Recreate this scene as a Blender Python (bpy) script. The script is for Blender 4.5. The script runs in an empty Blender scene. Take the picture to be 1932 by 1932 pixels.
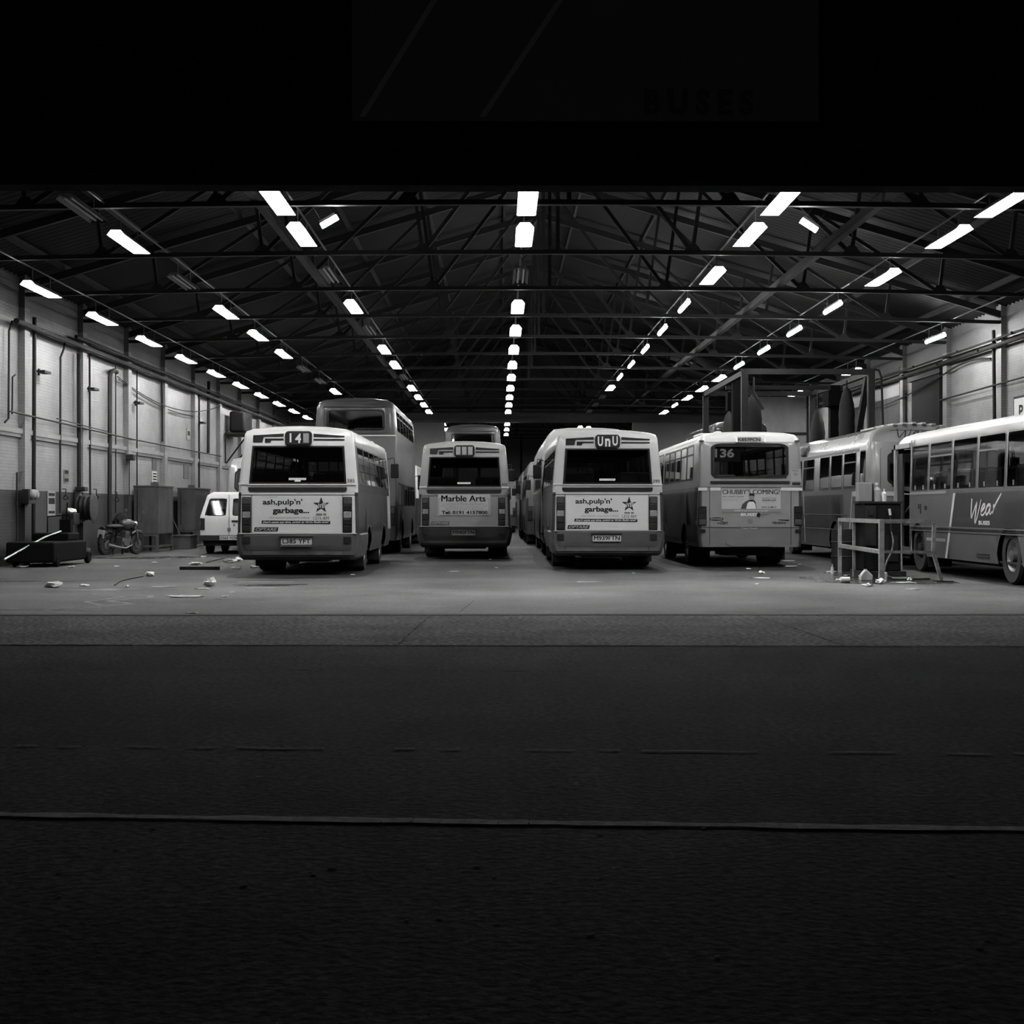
import bpy, bmesh, math, random
from math import sin, cos, pi, radians, atan2, sqrt
from mathutils import Vector, Matrix
random.seed(7)
SC = bpy.context.scene
COL = SC.collection
F, VX, HY, EYE = 2760.0, 942.0, 962.0, 1.28     # focal length in pixels, vanishing point, horizon row, eye height
XL, XR = -11.2, 13.55                            # the two side walls of the hall
Y0, Y1, YE = 18.1, 79.0, 112.0                   # entrance line, cross wall, end wall
BAY = 4.77

# ---------------------------------------------------------------- materials
MATS = {}
def mat(name, g, rough=.6, metal=0., spec=.5, noise=0., nscale=3., bump=0., bscale=40., emit=0., coat=0., sc=(1, 1, 1)):
    if name in MATS: return MATS[name]
    m = bpy.data.materials.new(name); m.use_nodes = True
    nt = m.node_tree; N = nt.nodes; L = nt.links; b = N['Principled BSDF']
    b.inputs['Base Color'].default_value = (g, g, g, 1)
    b.inputs['Roughness'].default_value = rough
    b.inputs['Metallic'].default_value = metal
    b.inputs['Specular IOR Level'].default_value = spec
    if coat: b.inputs['Coat Weight'].default_value = coat; b.inputs['Coat Roughness'].default_value = .12
    if emit:
        b.inputs['Emission Color'].default_value = (1, 1, 1, 1); b.inputs['Emission Strength'].default_value = emit
    if noise or bump:
        tc = N.new('ShaderNodeTexCoord'); mp = N.new('ShaderNodeMapping'); mp.inputs['Scale'].default_value = sc
        L.new(tc.outputs['Object'], mp.inputs['Vector'])
    if noise:
        n = N.new('ShaderNodeTexNoise'); n.inputs['Scale'].default_value = nscale; n.inputs['Detail'].default_value = 6
        n.inputs['Roughness'].default_value = .65
        r = N.new('ShaderNodeMapRange'); r.inputs['From Min'].default_value = .3; r.inputs['From Max'].default_value = .7
        r.inputs['To Min'].default_value = g * (1 - noise); r.inputs['To Max'].default_value = g * (1 + noise)
        L.new(mp.outputs[0], n.inputs['Vector']); L.new(n.outputs['Fac'], r.inputs['Value'])
        L.new(r.outputs[0], b.inputs['Base Color'])
        r2 = N.new('ShaderNodeMapRange'); r2.inputs['To Min'].default_value = max(.03, rough - .12); r2.inputs['To Max'].default_value = min(1, rough + .12)
        L.new(n.outputs['Fac'], r2.inputs['Value']); L.new(r2.outputs[0], b.inputs['Roughness'])
    if bump:
        n2 = N.new('ShaderNodeTexNoise'); n2.inputs['Scale'].default_value = bscale; n2.inputs['Detail'].default_value = 4
        bp = N.new('ShaderNodeBump'); bp.inputs['Strength'].default_value = bump; bp.inputs['Distance'].default_value = .02
        L.new(mp.outputs[0], n2.inputs['Vector']); L.new(n2.outputs['Fac'], bp.inputs['Height']); L.new(bp.outputs[0], b.inputs['Normal'])
    MATS[name] = m; return m

def glass(name, tint=.45):
    if name in MATS: return MATS[name]
    m = bpy.data.materials.new(name); m.use_nodes = True
    nt = m.node_tree; N = nt.nodes; L = nt.links
    for n in list(N):
        if n.type != 'OUTPUT_MATERIAL': N.remove(n)
    out = [n for n in N if n.type == 'OUTPUT_MATERIAL'][0]
    t = N.new('ShaderNodeBsdfTransparent'); t.inputs[0].default_value = (tint, tint, tint, 1)
    g = N.new('ShaderNodeBsdfGlossy'); g.inputs['Roughness'].default_value = .03; g.inputs[0].default_value = (.9, .9, .9, 1)
    f = N.new('ShaderNodeFresnel'); f.inputs['IOR'].default_value = 1.5
    mx = N.new('ShaderNodeMixShader')
    L.new(f.outputs[0], mx.inputs[0]); L.new(t.outputs[0], mx.inputs[1]); L.new(g.outputs[0], mx.inputs[2]); L.new(mx.outputs[0], out.inputs[0])
    MATS[name] = m; return m

def brick_mat(name, g, mortar, spec=.4, rough=.5):
    m = bpy.data.materials.new(name); m.use_nodes = True
    nt = m.node_tree; N = nt.nodes; L = nt.links; b = N['Principled BSDF']
    b.inputs['Roughness'].default_value = rough; b.inputs['Specular IOR Level'].default_value = spec
    tc = N.new('ShaderNodeTexCoord'); sp = N.new('ShaderNodeSeparateXYZ'); cb = N.new('ShaderNodeCombineXYZ')
    ad = N.new('ShaderNodeMath'); ad.operation = 'ADD'
    L.new(tc.outputs['Object'], sp.inputs[0]); L.new(sp.outputs[0], ad.inputs[0]); L.new(sp.outputs[1], ad.inputs[1])
    L.new(ad.outputs[0], cb.inputs[0]); L.new(sp.outputs[2], cb.inputs[1])
    br = N.new('ShaderNodeTexBrick'); L.new(cb.outputs[0], br.inputs['Vector'])
    br.inputs['Scale'].default_value = 1.0; br.inputs['Brick Width'].default_value = .225; br.inputs['Row Height'].default_value = .075
    br.inputs['Mortar Size'].default_value = .006
    br.inputs['Color1'].default_value = (g, g, g, 1); br.inputs['Color2'].default_value = (g * .9, g * .9, g * .9, 1)
    br.inputs['Mortar'].default_value = (mortar, mortar, mortar, 1)
    n = N.new('ShaderNodeTexNoise'); n.inputs['Scale'].default_value = .9; n.inputs['Detail'].default_value = 8; n.inputs['Roughness'].default_value = .6
    L.new(tc.outputs['Object'], n.inputs['Vector'])
    r = N.new('ShaderNodeMapRange'); r.inputs['From Min'].default_value = .3; r.inputs['From Max'].default_value = .6
    r.inputs['To Min'].default_value = .72; r.inputs['To Max'].default_value = 1.0; L.new(n.outputs['Fac'], r.inputs['Value'])
    mu = N.new('ShaderNodeMix'); mu.data_type = 'RGBA'; mu.blend_type = 'MULTIPLY'; mu.inputs['Factor'].default_value = 1
    L.new(br.outputs['Color'], mu.inputs['A']); L.new(r.outputs[0], mu.inputs['B']); L.new(mu.outputs['Result'], b.inputs['Base Color'])
    bp = N.new('ShaderNodeBump'); bp.inputs['Strength'].default_value = .5; bp.inputs['Distance'].default_value = .01; bp.invert = True
    L.new(br.outputs['Fac'], bp.inputs['Height']); L.new(bp.outputs[0], b.inputs['Normal'])
    MATS[name] = m; return m

def ground_mat(name, g, lo, hi, rough, nsc, bump, bsc, stretch=(1, 1, 1), fine=0., fsc=300., dist=.02, spec=.5):
    """worn ground: broad stains, fine grain and a bump"""
    m = bpy.data.materials.new(name); m.use_nodes = True
    nt = m.node_tree; N = nt.nodes; L = nt.links; b = N['Principled BSDF']
    b.inputs['Roughness'].default_value = rough; b.inputs['Specular IOR Level'].default_value = spec
    tc = N.new('ShaderNodeTexCoord'); mp = N.new('ShaderNodeMapping'); mp.inputs['Scale'].default_value = stretch
    L.new(tc.outputs['Object'], mp.inputs[0])
    n = N.new('ShaderNodeTexNoise'); n.inputs['Scale'].default_value = nsc; n.inputs['Detail'].default_value = 8; n.inputs['Roughness'].default_value = .6
    L.new(mp.outputs[0], n.inputs['Vector'])
    r = N.new('ShaderNodeMapRange'); r.inputs['From Min'].default_value = .32; r.inputs['From Max'].default_value = .68
    r.inputs['To Min'].default_value = lo * g; r.inputs['To Max'].default_value = hi * g; L.new(n.outputs['Fac'], r.inputs['Value'])
    n3 = N.new('ShaderNodeTexNoise'); n3.inputs['Scale'].default_value = fsc; n3.inputs['Detail'].default_value = 2
    L.new(tc.outputs['Object'], n3.inputs['Vector'])
    r3 = N.new('ShaderNodeMapRange'); r3.inputs['From Min'].default_value = .35; r3.inputs['From Max'].default_value = .65
    r3.inputs['To Min'].default_value = 1 - fine; r3.inputs['To Max'].default_value = 1 + fine; L.new(n3.outputs['Fac'], r3.inputs['Value'])
    mu = N.new('ShaderNodeMath'); mu.operation = 'MULTIPLY'; L.new(r.outputs[0], mu.inputs[0]); L.new(r3.outputs[0], mu.inputs[1])
    L.new(mu.outputs[0], b.inputs['Base Color'])
    n2 = N.new('ShaderNodeTexNoise'); n2.inputs['Scale'].default_value = bsc; n2.inputs['Detail'].default_value = 3
    L.new(tc.outputs['Object'], n2.inputs['Vector'])
    bp = N.new('ShaderNodeBump'); bp.inputs['Strength'].default_value = bump; bp.inputs['Distance'].default_value = dist
    L.new(n2.outputs['Fac'], bp.inputs['Height']); L.new(bp.outputs[0], b.inputs['Normal'])
    MATS[name] = m; return m

cream = mat('cream_paint', .62, .38, noise=.06, nscale=2., coat=.3)
greycream = mat('grey_cream_paint', .30, .4, noise=.06, nscale=2., coat=.3)
midpaint = mat('mid_grey_paint', .16, .4, noise=.1, nscale=2., coat=.4)
darkpaint = mat('dark_paint', .06, .38, noise=.15, nscale=2., coat=.4)
bumperpaint = mat('bumper_paint', .065, .5, noise=.12, nscale=2.)
black = mat('black_rubber', .006, .6, spec=.25)
blackp = mat('black_plastic', .012, .5, spec=.3)
under = mat('underside', .01, .8)
chrome = mat('bright_metal', .6, .3, 1.)
dullmetal = mat('dull_metal', .25, .45, .8)
white = mat('white_plastic', .75, .4)
sticker = mat('white_sticker', .7, .5)
darkink = mat('dark_ink', .018, .8, spec=.1)
greyink = mat('grey_ink', .22, .5)
adpale = mat('pale_ad_board', .42, .5, noise=.04)
red_lens = mat('red_lens', .014, .35, noise=.2, nscale=8, spec=.3)
pale_lens = mat('pale_lens', .24, .25, noise=.2, nscale=8)
amber_lens = mat('amber_lens', .05, .35, noise=.2, nscale=8, spec=.3)
plateyel = mat('plate_yellow', .5, .4, noise=.1, nscale=8)
tyre = mat('tyre_rubber', .012, .75, noise=.3, nscale=20)
seatmat = mat('seat_cloth', .1, .8, noise=.2, nscale=10)
pole_m = mat('pole_paint', .35, .4)
gl = glass('bus_glass', .4)
gldark = glass('dark_glass', .22)
steel = mat('dark_steel', .014, .7, noise=.2, nscale=5, spec=.25)
steelpaint = mat('painted_steel', .08, .55, noise=.2, nscale=5)
tube_on = mat('lit_tube', .9, .5, emit=60.)
reflector = mat('white_reflector', .8, .4)
tube_off = mat('unlit_tube', .5, .4)
lamp_metal = mat('lamp_metal', .1, .5)

# ---------------------------------------------------------------- mesh builder
class MB:
    def __init__(s): s.v = []; s.f = []; s.m = []
    def face(s, pts, mi=0):
        n = len(s.v); s.v += [tuple(p) for p in pts]; s.f.append(tuple(range(n, n + len(pts)))); s.m.append(mi)
    def box(s, x0, x1, y0, y1, z0, z1, mi=0):
        n = len(s.v)
        s.v += [(x, y, z) for z in (z0, z1) for y in (y0, y1) for x in (x0, x1)]
        for q in ((0, 2, 3, 1), (4, 5, 7, 6), (0, 1, 5, 4), (2, 6, 7, 3), (0, 4, 6, 2), (1, 3, 7, 5)):
            s.f.append(tuple(n + i for i in q)); s.m.append(mi)
        return s
    def bar(s, a, b, w, h, mi=0, up=(0, 0, 1)):
        a = Vector(a); b = Vector(b); d = (b - a).normalized(); u = Vector(up)
        if abs(d.dot(u)) > .95: u = Vector((0, 1, 0))
        r = d.cross(u).normalized(); u = r.cross(d)
        n = len(s.v)
        for p in (a, b):
            for i, j in ((-1, -1), (1, -1), (1, 1), (-1, 1)): s.v.append(tuple(p + r * i * w / 2 + u * j * h / 2))
        for q in ((0, 1, 2, 3), (7, 6, 5, 4), (0, 4, 5, 1), (1, 5, 6, 2), (2, 6, 7, 3), (3, 7, 4, 0)):
            s.f.append(tuple(n + i for i in q)); s.m.append(mi)
        return s
    def tube(s, path, r, k=8, mi=0, caps=True, rs=None):
        P = [Vector(p) for p in path]; n0 = len(s.v); u = None
        for i, p in enumerate(P):
            d = (P[min(i + 1, len(P) - 1)] - P[max(i - 1, 0)]).normalized()
            if u is None:
                u = Vector((0, 0, 1)) if abs(d.z) < .9 else Vector((1, 0, 0))
            u = (u - d * u.dot(d)).normalized(); w = d.cross(u)
            rr = rs[i] if rs else r
            for j in range(k):
                a = 2 * pi * j / k; s.v.append(tuple(p + (u * cos(a) + w * sin(a)) * rr))
        for i in range(len(P) - 1):
            for j in range(k):
                a = n0 + i * k + j; b = n0 + i * k + (j + 1) % k
                s.f.append((a, b, b + k, a + k)); s.m.append(mi)
        if caps:
            s.f.append(tuple(n0 + j for j in reversed(range(k)))); s.m.append(mi)
            e = n0 + (len(P) - 1) * k; s.f.append(tuple(e + j for j in range(k))); s.m.append(mi)
        return s
    def lathe(s, c, ax, prof, k=24, mi=0):
        """prof = [(offset along axis, radius)...]"""
        c = Vector(c); ax = Vector(ax).normalized(); u = Vector((0, 0, 1)) if abs(ax.z) < .9 else Vector((1, 0, 0))
        u = (u - ax * u.dot(ax)).normalized(); w = ax.cross(u); n0 = len(s.v)
        for t, r in prof:
            for j in range(k):
                a = 2 * pi * j / k; s.v.append(tuple(c + ax * t + (u * cos(a) + w * sin(a)) * r))
        for i in range(len(prof) - 1):
            for j in range(k):
                a = n0 + i * k + j; b = n0 + i * k + (j + 1) % k
                s.f.append((a, b, b + k, a + k)); s.m.append(mi)
        return s
    def prism(s, pts, d, mi=0):
        """closed outline pts extruded by vector d"""
        n = len(pts); a = [Vector(p) for p in pts]; b = [p + Vector(d) for p in a]
        s.face(a, mi); s.face(list(reversed(b)), mi)
        for i in range(n):
            j = (i + 1) % n; s.face([a[j], a[i], b[i], b[j]], mi)
        return s
    def build(s, name, mats, parent=None, loc=None, rz=0., smooth=True, bevel=0., merge=True):
        if not isinstance(mats, (list, tuple)): mats = [mats]
        me = bpy.data.meshes.new(name); me.from_pydata(s.v, [], s.f)
        for i, p in enumerate(me.polygons): p.material_index = s.m[i]
        for m in mats: me.materials.append(m)
        bm = bmesh.new(); bm.from_mesh(me)
        if merge: bmesh.ops.remove_doubles(bm, verts=bm.verts, dist=1e-5)
        bmesh.ops.recalc_face_normals(bm, faces=bm.faces)
        bm.to_mesh(me); bm.free()
        if smooth:
            for p in me.polygons: p.use_smooth = True
            me.set_sharp_from_angle(angle=radians(32))
        o = bpy.data.objects.new(name, me); COL.objects.link(o)
        if parent: o.parent = parent
        if loc: o.location = loc
        o.rotation_euler.z = rz
        if bevel:
            b = o.modifiers.new('Bevel', 'BEVEL'); b.width = bevel; b.segments = 2; b.limit_method = 'ANGLE'
        return o

def tag(o, label=None, cat=None, group=None, kind=None):
    if label: o['label'] = label
    if cat: o['category'] = cat
    if group: o['group'] = group
    if kind: o['kind'] = kind
    return o
def empty(name, loc, rz=0.):
    o = bpy.data.objects.new(name, None); COL.objects.link(o); o.location = loc; o.rotation_euler.z = rz
    o.empty_display_size = .2; return o
def copy_tree(o, parent=None):
    c = o.copy(); COL.objects.link(c); c.parent = parent
    for ch in list(o.children): copy_tree(ch, c)
    return c

_tc = {}
def text_geo(s, shear=0., bold=0.):
    if 'M' in s: bold = 0.
    k = (s, shear, bold)
    if k in _tc: return _tc[k]
    cu = bpy.data.curves.new('t', 'FONT'); cu.body = s; cu.shear = shear; cu.offset = bold; cu.fill_mode = 'FRONT'; cu.resolution_u = 3
    o = bpy.data.objects.new('t', cu); COL.objects.link(o)
    dg = bpy.context.evaluated_depsgraph_get(); dg.update()
    me = bpy.data.meshes.new_from_object(o.evaluated_get(dg))
    V = [(v.co.x, v.co.y) for v in me.vertices]; P = [tuple(p.vertices) for p in me.polygons]
    bpy.data.objects.remove(o); bpy.data.curves.remove(cu); bpy.data.meshes.remove(me)
    _tc[k] = (V, P); return V, P
def add_text(mb, s, x0, x1, z0, z1, put, mi=0, shear=0., bold=0., rot=0.):
    """fit a word to the box x0..x1, z0..z1; put(x, z) gives the 3-D point"""
    if 'M' in s and bold and not rot:      # heavier weight by overlapping strokes
        dx = (z1 - z0) * .035
        for k in (-1, 1): add_text(mb, s, x0 + k * dx, x1 + k * dx, z0, z1, put, mi, shear)
        bold = 0.
    V, P = text_geo(s, shear, bold)
    ax = [v[0] for v in V]; az = [v[1] for v in V]
    a0, a1, b0, b1 = min(ax), max(ax), min(az), max(az); n = len(mb.v)
    cx, cz = (x0 + x1) / 2, (z0 + z1) / 2
    for v in V:
        x = x0 + (v[0] - a0) / (a1 - a0) * (x1 - x0); z = z0 + (v[1] - b0) / (b1 - b0) * (z1 - z0)
        if rot:
            dx, dz = x - cx, z - cz; x = cx + dx * cos(rot) - dz * sin(rot); z = cz + dx * sin(rot) + dz * cos(rot)
        mb.v.append(tuple(put(x, z)))
    for p in P: mb.f.append(tuple(n + i for i in p)); mb.m.append(mi)

def rrect(x0, x1, z0, z1, r, n=5, corners=(1, 1, 1, 1)):
    """rounded rectangle outline, corners = bottom left, bottom right, top right, top left"""
    out = []
    for (cx, cz, a0, on) in ((x0 + r, z0 + r, pi, corners[0]), (x1 - r, z0 + r, 1.5 * pi, corners[1]),
                             (x1 - r, z1 - r, 0, corners[2]), (x0 + r, z1 - r, .5 * pi, corners[3])):
        if on:
            for i in range(n + 1):
                a = a0 + .5 * pi * i / n; out.append((cx + r * cos(a), cz + r * sin(a)))
        else:
            out.append((cx + (r if cos(a0 + pi / 4) > 0 else -r), cz + (r if sin(a0 + pi / 4) > 0 else -r)))
    return out
# ---------------------------------------------------------------- buses
def lerp(tab, z):
    if z <= tab[0][0]: return tab[0][1]
    for (a, b), (c, d) in zip(tab, tab[1:]):
        if z <= c: return b + (d - b) * (z - a) / (c - a) if c > a else d
    return tab[-1][1]

class Bus:
    """local frame: origin on the ground under the middle of the rear face, +Y to the front, +X to the right"""
    def __init__(s, name, D, X, L, prof, label, cat='bus', lean=None, r=.12):
        s.root = empty(name, (X, D, 0)); tag(s.root, label, cat, 'buses parked in the garage')
        s.L, s.prof, s.r = L, prof, r
        s.hwt = [(z, hw) for hw, z in prof]
        s.lean = lean or [(0, 0), (prof[-1][1], 0)]
        s.H = prof[-1][1]
    def hw(s, z): return lerp(s.hwt, z)
    def ry(s, z): return lerp(s.lean, z)
    def pos(s, i, y, f=1., side=1):
        hw, z = s.prof[i]; L, r = s.L, s.r
        t = max(0, (r - y) / r, (y - (L - r)) / r); t = min(t, 1)
        d = r * .75 * (1 - sqrt(max(0, 1 - t * t)))
        X = hw * (1 - d / s.prof[2][0]); zz = z - d * .8 * (1 if z > s.H - .35 else 0)
        yy = y
        if y < 1: yy = y + s.ry(z) * (1 - y)
        if y > L - 1: yy = y - s.ry(z) * 1.3 * (1 - (L - y))
        return (side * f * X, yy, zz)
    def rearput(s, off=.006):
        return lambda x, z: (x, s.ry(z) - off, z)
    def sideput(s, side, off=.006):
        """x runs with the reading direction on that side"""
        return lambda u, z: (side * (s.hw(z) + off), u if side > 0 else -u, z)
    def shell(s, mats, matf, wins=(), archs=(), rear=None, front=None, archz=.95):
        """wins: (y0, y1, row0, row1, side); rear/front: (row0, row1, fraction)"""
        L, r, prof = s.L, s.r, s.prof
        ys = {0, r * .15, r * .4, r * .7, r, L - r, L - r * .7, L - r * .4, L - r * .15, L, 1.0, L - 1.0}
        for w in wins: ys.add(w[0]); ys.add(w[1])
        for a in archs: ys.add(a[0] - a[1]); ys.add(a[0] + a[1])
        ys = sorted(ys); mb = MB(); n = len(prof)
        for i in range(n - 1):
            for a, b in zip(ys, ys[1:]):
                ym = (a + b) / 2
                for sd in (-1, 1):
                    if any(w[0] <= ym <= w[1] and w[2] <= i < w[3] and w[4] in (0, sd) for w in wins): continue
                    if any(abs(ym - c[0]) < c[1] and prof[i][1] < archz - .01 for c in archs): continue
                    mb.face([s.pos(i, a, 1, sd), s.pos(i, b, 1, sd), s.pos(i + 1, b, 1, sd), s.pos(i + 1, a, 1, sd)],
                            matf('side', sd, ym, (prof[i][1] + prof[i + 1][1]) / 2))
        for c, R in archs:       # curved edge of each wheel arch
            for sd in (-1, 1):
                for k in range(16):
                    a0, a1 = pi * k / 16, pi * (k + 1) / 16
                    q = [(c + R * cos(a0), archz - R + R * sin(a0) * .97), (c + R * cos(a1), archz - R + R * sin(a1) * .97)]
                    mb.face([(sd * s.hw(q[0][1]), q[0][0], q[0][1]), (sd * s.hw(q[1][1]), q[1][0], q[1][1]),
                             (sd * s.hw(archz), q[1][0], archz), (sd * s.hw(archz), q[0][0], archz)], matf('side', sd, c, .6))
        for end, spec in ((0, rear), (L, front)):
            wf = spec[2] if spec else .5
            fr = [-1, -wf, -wf / 2, 0, wf / 2, wf, 1]
            for i in range(n - 1):
                for a, b in zip(fr, fr[1:]):
                    if spec and spec[0] <= i < spec[1] and abs((a + b) / 2) < wf: continue
                    mb.face([s.pos(i, end, a), s.pos(i, end, b), s.pos(i + 1, end, b), s.pos(i + 1, end, a)],
                            matf('rear' if end == 0 else 'front', 0, end, (prof[i][1] + prof[i + 1][1]) / 2))
        s.body = mb.build('body', mats, s.root)
        hw = prof[0][0]; z0 = prof[0][1]
        u = MB(); u.box(-hw + .02, hw - .02, .1, L - .1, z0 + .02, z0 + .06)
        u.box(-.5, .5, .35, L - .5, z0 - .12, z0 + .02)
        for c, R in archs: u.box(-hw + .12, hw - .12, c - R + .02, c + R - .02, z0 + .03, archz + .03)
        u.box(-hw + .05, hw - .05, .1, L - .2, archz + .02, archz + .07)
        u.box(-.55, .55, .3, 1.6, .26, z0); u.box(-.45, .45, 3.2, 5.2, .28, z0)
        for c, R in archs:
            u.tube([(-hw + .2, c, .46), (hw - .2, c, .46)], .09, 8)
            for sd in (-1, 1): u.box(min(sd * (hw - .02), sd * (hw - .5)), max(sd * (hw - .02), sd * (hw - .5)), c - R - .04, c - R - .02, .12, z0 + .1)
        u.build('chassis', under, s.root)
    def wheels(s, ys, R=.47, w=.28, dual=(True, False), hub=dullmetal):
        for y, du in zip(ys, dual):
            for sd in (-1, 1):
                ww = .5 if du else w; hw = s.hw(R)
                mb = MB(); c = (sd * (hw - .04), y, R)
                mb.lathe(c, (sd, 0, 0), [(-ww, R * .6), (-ww, R * .93), (-ww + .04, R), (-.05, R), (0, R * .93), (.0, R * .62), (-.05, R * .6)], 28)
                t = mb.build('wheel', tyre, s.root)
                h = MB(); h.lathe(c, (sd, 0, 0), [(-ww, .0), (-ww, R * .6), (-.04, R * .62), (-.02, R * .56), (-.09, R * .44), (-.1, R * .25), (.0, R * .2), (.02, .0)], 20)
                h.build('hub', hub, t)
    def sidewin(s, y0, y1, z0, z1, side, hopper=True, g=None, fr=None, fw=.035):
        g = g or gl; fr = fr or blackp; mb = MB(); e = .02
        P = lambda y, z, o: (side * (s.hw(z) + o), y, z)
        A = rrect(y0 - e, y1 + e, z0 - e, z1 + e, .07); B = rrect(y0 - e + fw, y1 + e - fw, z0 - e + fw, z1 + e - fw, .05)
        n = len(A)
        for i in range(n):
            j = (i + 1) % n
            mb.face([P(*A[i], .006), P(*A[j], .006), P(*B[j], .006), P(*B[i], .006)], 1)
            mb.face([P(*A[i], .006), P(*A[j], .006), P(*A[j], -.01), P(*A[i], -.01)], 1)
        mb.face([P(*p, .002) for p in B], 0)
        if hopper:
            zz = z0 + (z1 - z0) * .72
            mb.face([P(y0, zz - .018, .01), P(y1, zz - .018, .01), P(y1, zz + .018, .01), P(y0, zz + .018, .01)], 1)
        return mb.build('side_window', [g, fr], s.root, smooth=False)
    def rearwin(s, x0b, x1b, x0t, x1t, z0, z1, name='rear_window', r=0., fw=.045, g=None, off=.008, y=None, frame=None):
        mb = MB()
        def out(e):
            pts = []
            for (u, v) in rrect(0, 1, 0, 1, .001 if not r else r, 5):
                pts.append((u, v))
            res = []
            for u, v in pts:
                z = z0 + e + (z1 - z0 - 2 * e) * v
                a = x0b + (x0t - x0b) * v + e; b = x1b + (x1t - x1b) * v - e
                res.append((a + (b - a) * u, z))
            return res
        def put(p, o):
            yy = s.ry(p[1]) - o if y is None else y + s.ry(p[1]) * -1.3 + o
            return (p[0], yy, p[1])
        A, B = out(0), out(fw); n = len(A)
        for i in range(n):
            j = (i + 1) % n
            mb.face([put(A[i], off), put(A[j], off), put(B[j], off), put(B[i], off)], 1)
            mb.face([put(A[i], off), put(A[j], off), put(A[j], -.02), put(A[i], -.02)], 1)
        mb.face([put(p, off - .004) for p in B], 0)
        return mb.build(name, [g or gl, frame or black], s.root, smooth=False)
    def rpoly(s, name, pts, m, th=.006, off=.004, parent=None, bevel=0.):
        mb = MB(); a = [(x, s.ry(z) - off - th, z) for x, z in pts]; mb.prism(a, (0, th, 0))
        return mb.build(name, m, parent or s.root, smooth=False, bevel=bevel)
    def spoly(s, name, side, pts, m, th=.004, off=.0, parent=None):
        mb = MB(); H = [s.hw(z) for y, z in pts]; flat = max(H) if max(H) - min(H) < .035 else None
        mb.prism([(side * ((flat or s.hw(z)) + off + th), y, z) for y, z in pts], (-side * th, 0, 0))
        return mb.build(name, m, parent or s.root, smooth=False)
    def seats(s, y0, y1, z=.95, step=.78, poles=(.3,)):
        proto = None; k = 0; y = y0
        while y < y1:
            for x in (-.72, .72):
                if proto is None:
                    mb = MB(); mb.box(-.4, .4, -.05, .4, .42, .52); mb.box(-.4, -.02, .36, .44, .5, 1.0); mb.box(.02, .4, .36, .44, .5, 1.0)
                    mb.tube([(-.38, .4, .98), (-.38, .4, 1.05), (.38, .4, 1.05), (.38, .4, .98)], .012, 6, 1)
                    mb.box(-.3, .3, .1, .3, .0, .42)
                    proto = mb.build('seat', [seatmat, pole_m], s.root); o = proto
                else:
                    o = proto.copy(); COL.objects.link(o); o.parent = s.root
                o.location = (x * (s.hw(1.3) / 1.25), y, z); o.rotation_euler.z = pi
            y += step; k += 1
        for i in range(3):
            yy = y0 + (y1 - y0) * (.25 + .3 * i)
            mb = MB(); mb.tube([(-.32, yy, z), (-.32, yy, s.H - .15)], .016, 6); mb.tube([(.32, yy + .4, z), (.32, yy + .4, s.H - .15)], .016, 6)
            mb.build('grab_pole', pole_m, s.root)
        mb = MB(); hw = s.hw(z) - .03; mb.box(-hw, hw, .12, s.L - .15, z - .05, z)
        hw = s.hw(s.H - .3) - .08; mb.build('cabin_floor', under, s.root)
    def mirror(s, side, z=2.3, y=None):
        y = y or s.L - .1
        x = side * s.hw(z); mb = MB()
        mb.tube([(x, y, z + .25), (x + side * .16, y + .04, z + .3), (x + side * .18, y + .04, z + .1)], .013, 6)
        o = mb.build('mirror', blackp, s.root)
        m2 = MB(); m2.box(x + side * .08, x + side * .28, y, y + .07, z - .22, z + .14); m2.build('mirror_head', black, o, bevel=.02)

GLYPH = None
def plate(b, txt, x0, x1, z0, z1, m=None, dim=False):
    o = b.rpoly('number_plate', rrect(x0, x1, z0, z1, .015), m or plateyel, th=.012, off=.045 if z0 < 1 else .012)
    mb = MB(); w = x1 - x0; off = .058 if z0 < 1 else .026
    add_text(mb, txt, x0 + w * .05, x1 - w * .05, z0 + .025, z1 - .022, lambda x, z: (x, b.ry(z) - off - .001, z), bold=.02)
    mb.build('lettering', darkink, o, smooth=False)

def tail_cluster(b, x0, x1, z0, z1, kinds, parent):
    h = (z1 - z0) / len(kinds); t = b.rpoly('tail_light', rrect(x0 - .012, x1 + .012, z0 - .01, z1 + .01, .02), black, th=.02)
    for i, k in enumerate(kinds):
        a = z1 - (i + 1) * h + .006; c = z1 - i * h - .006
        b.rpoly('lens', rrect(x0, x1, a, c, .012), {'r': red_lens, 'p': pale_lens, 'a': amber_lens}[k], th=.03, off=.012, parent=t, bevel=.008)
    return t

def star_pts(cx, cz, R, ri):
    return [(cx + (R if i % 2 == 0 else ri) * sin(pi * i / 5), cz + (R if i % 2 == 0 else ri) * cos(pi * i / 5)) for i in range(10)]

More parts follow.
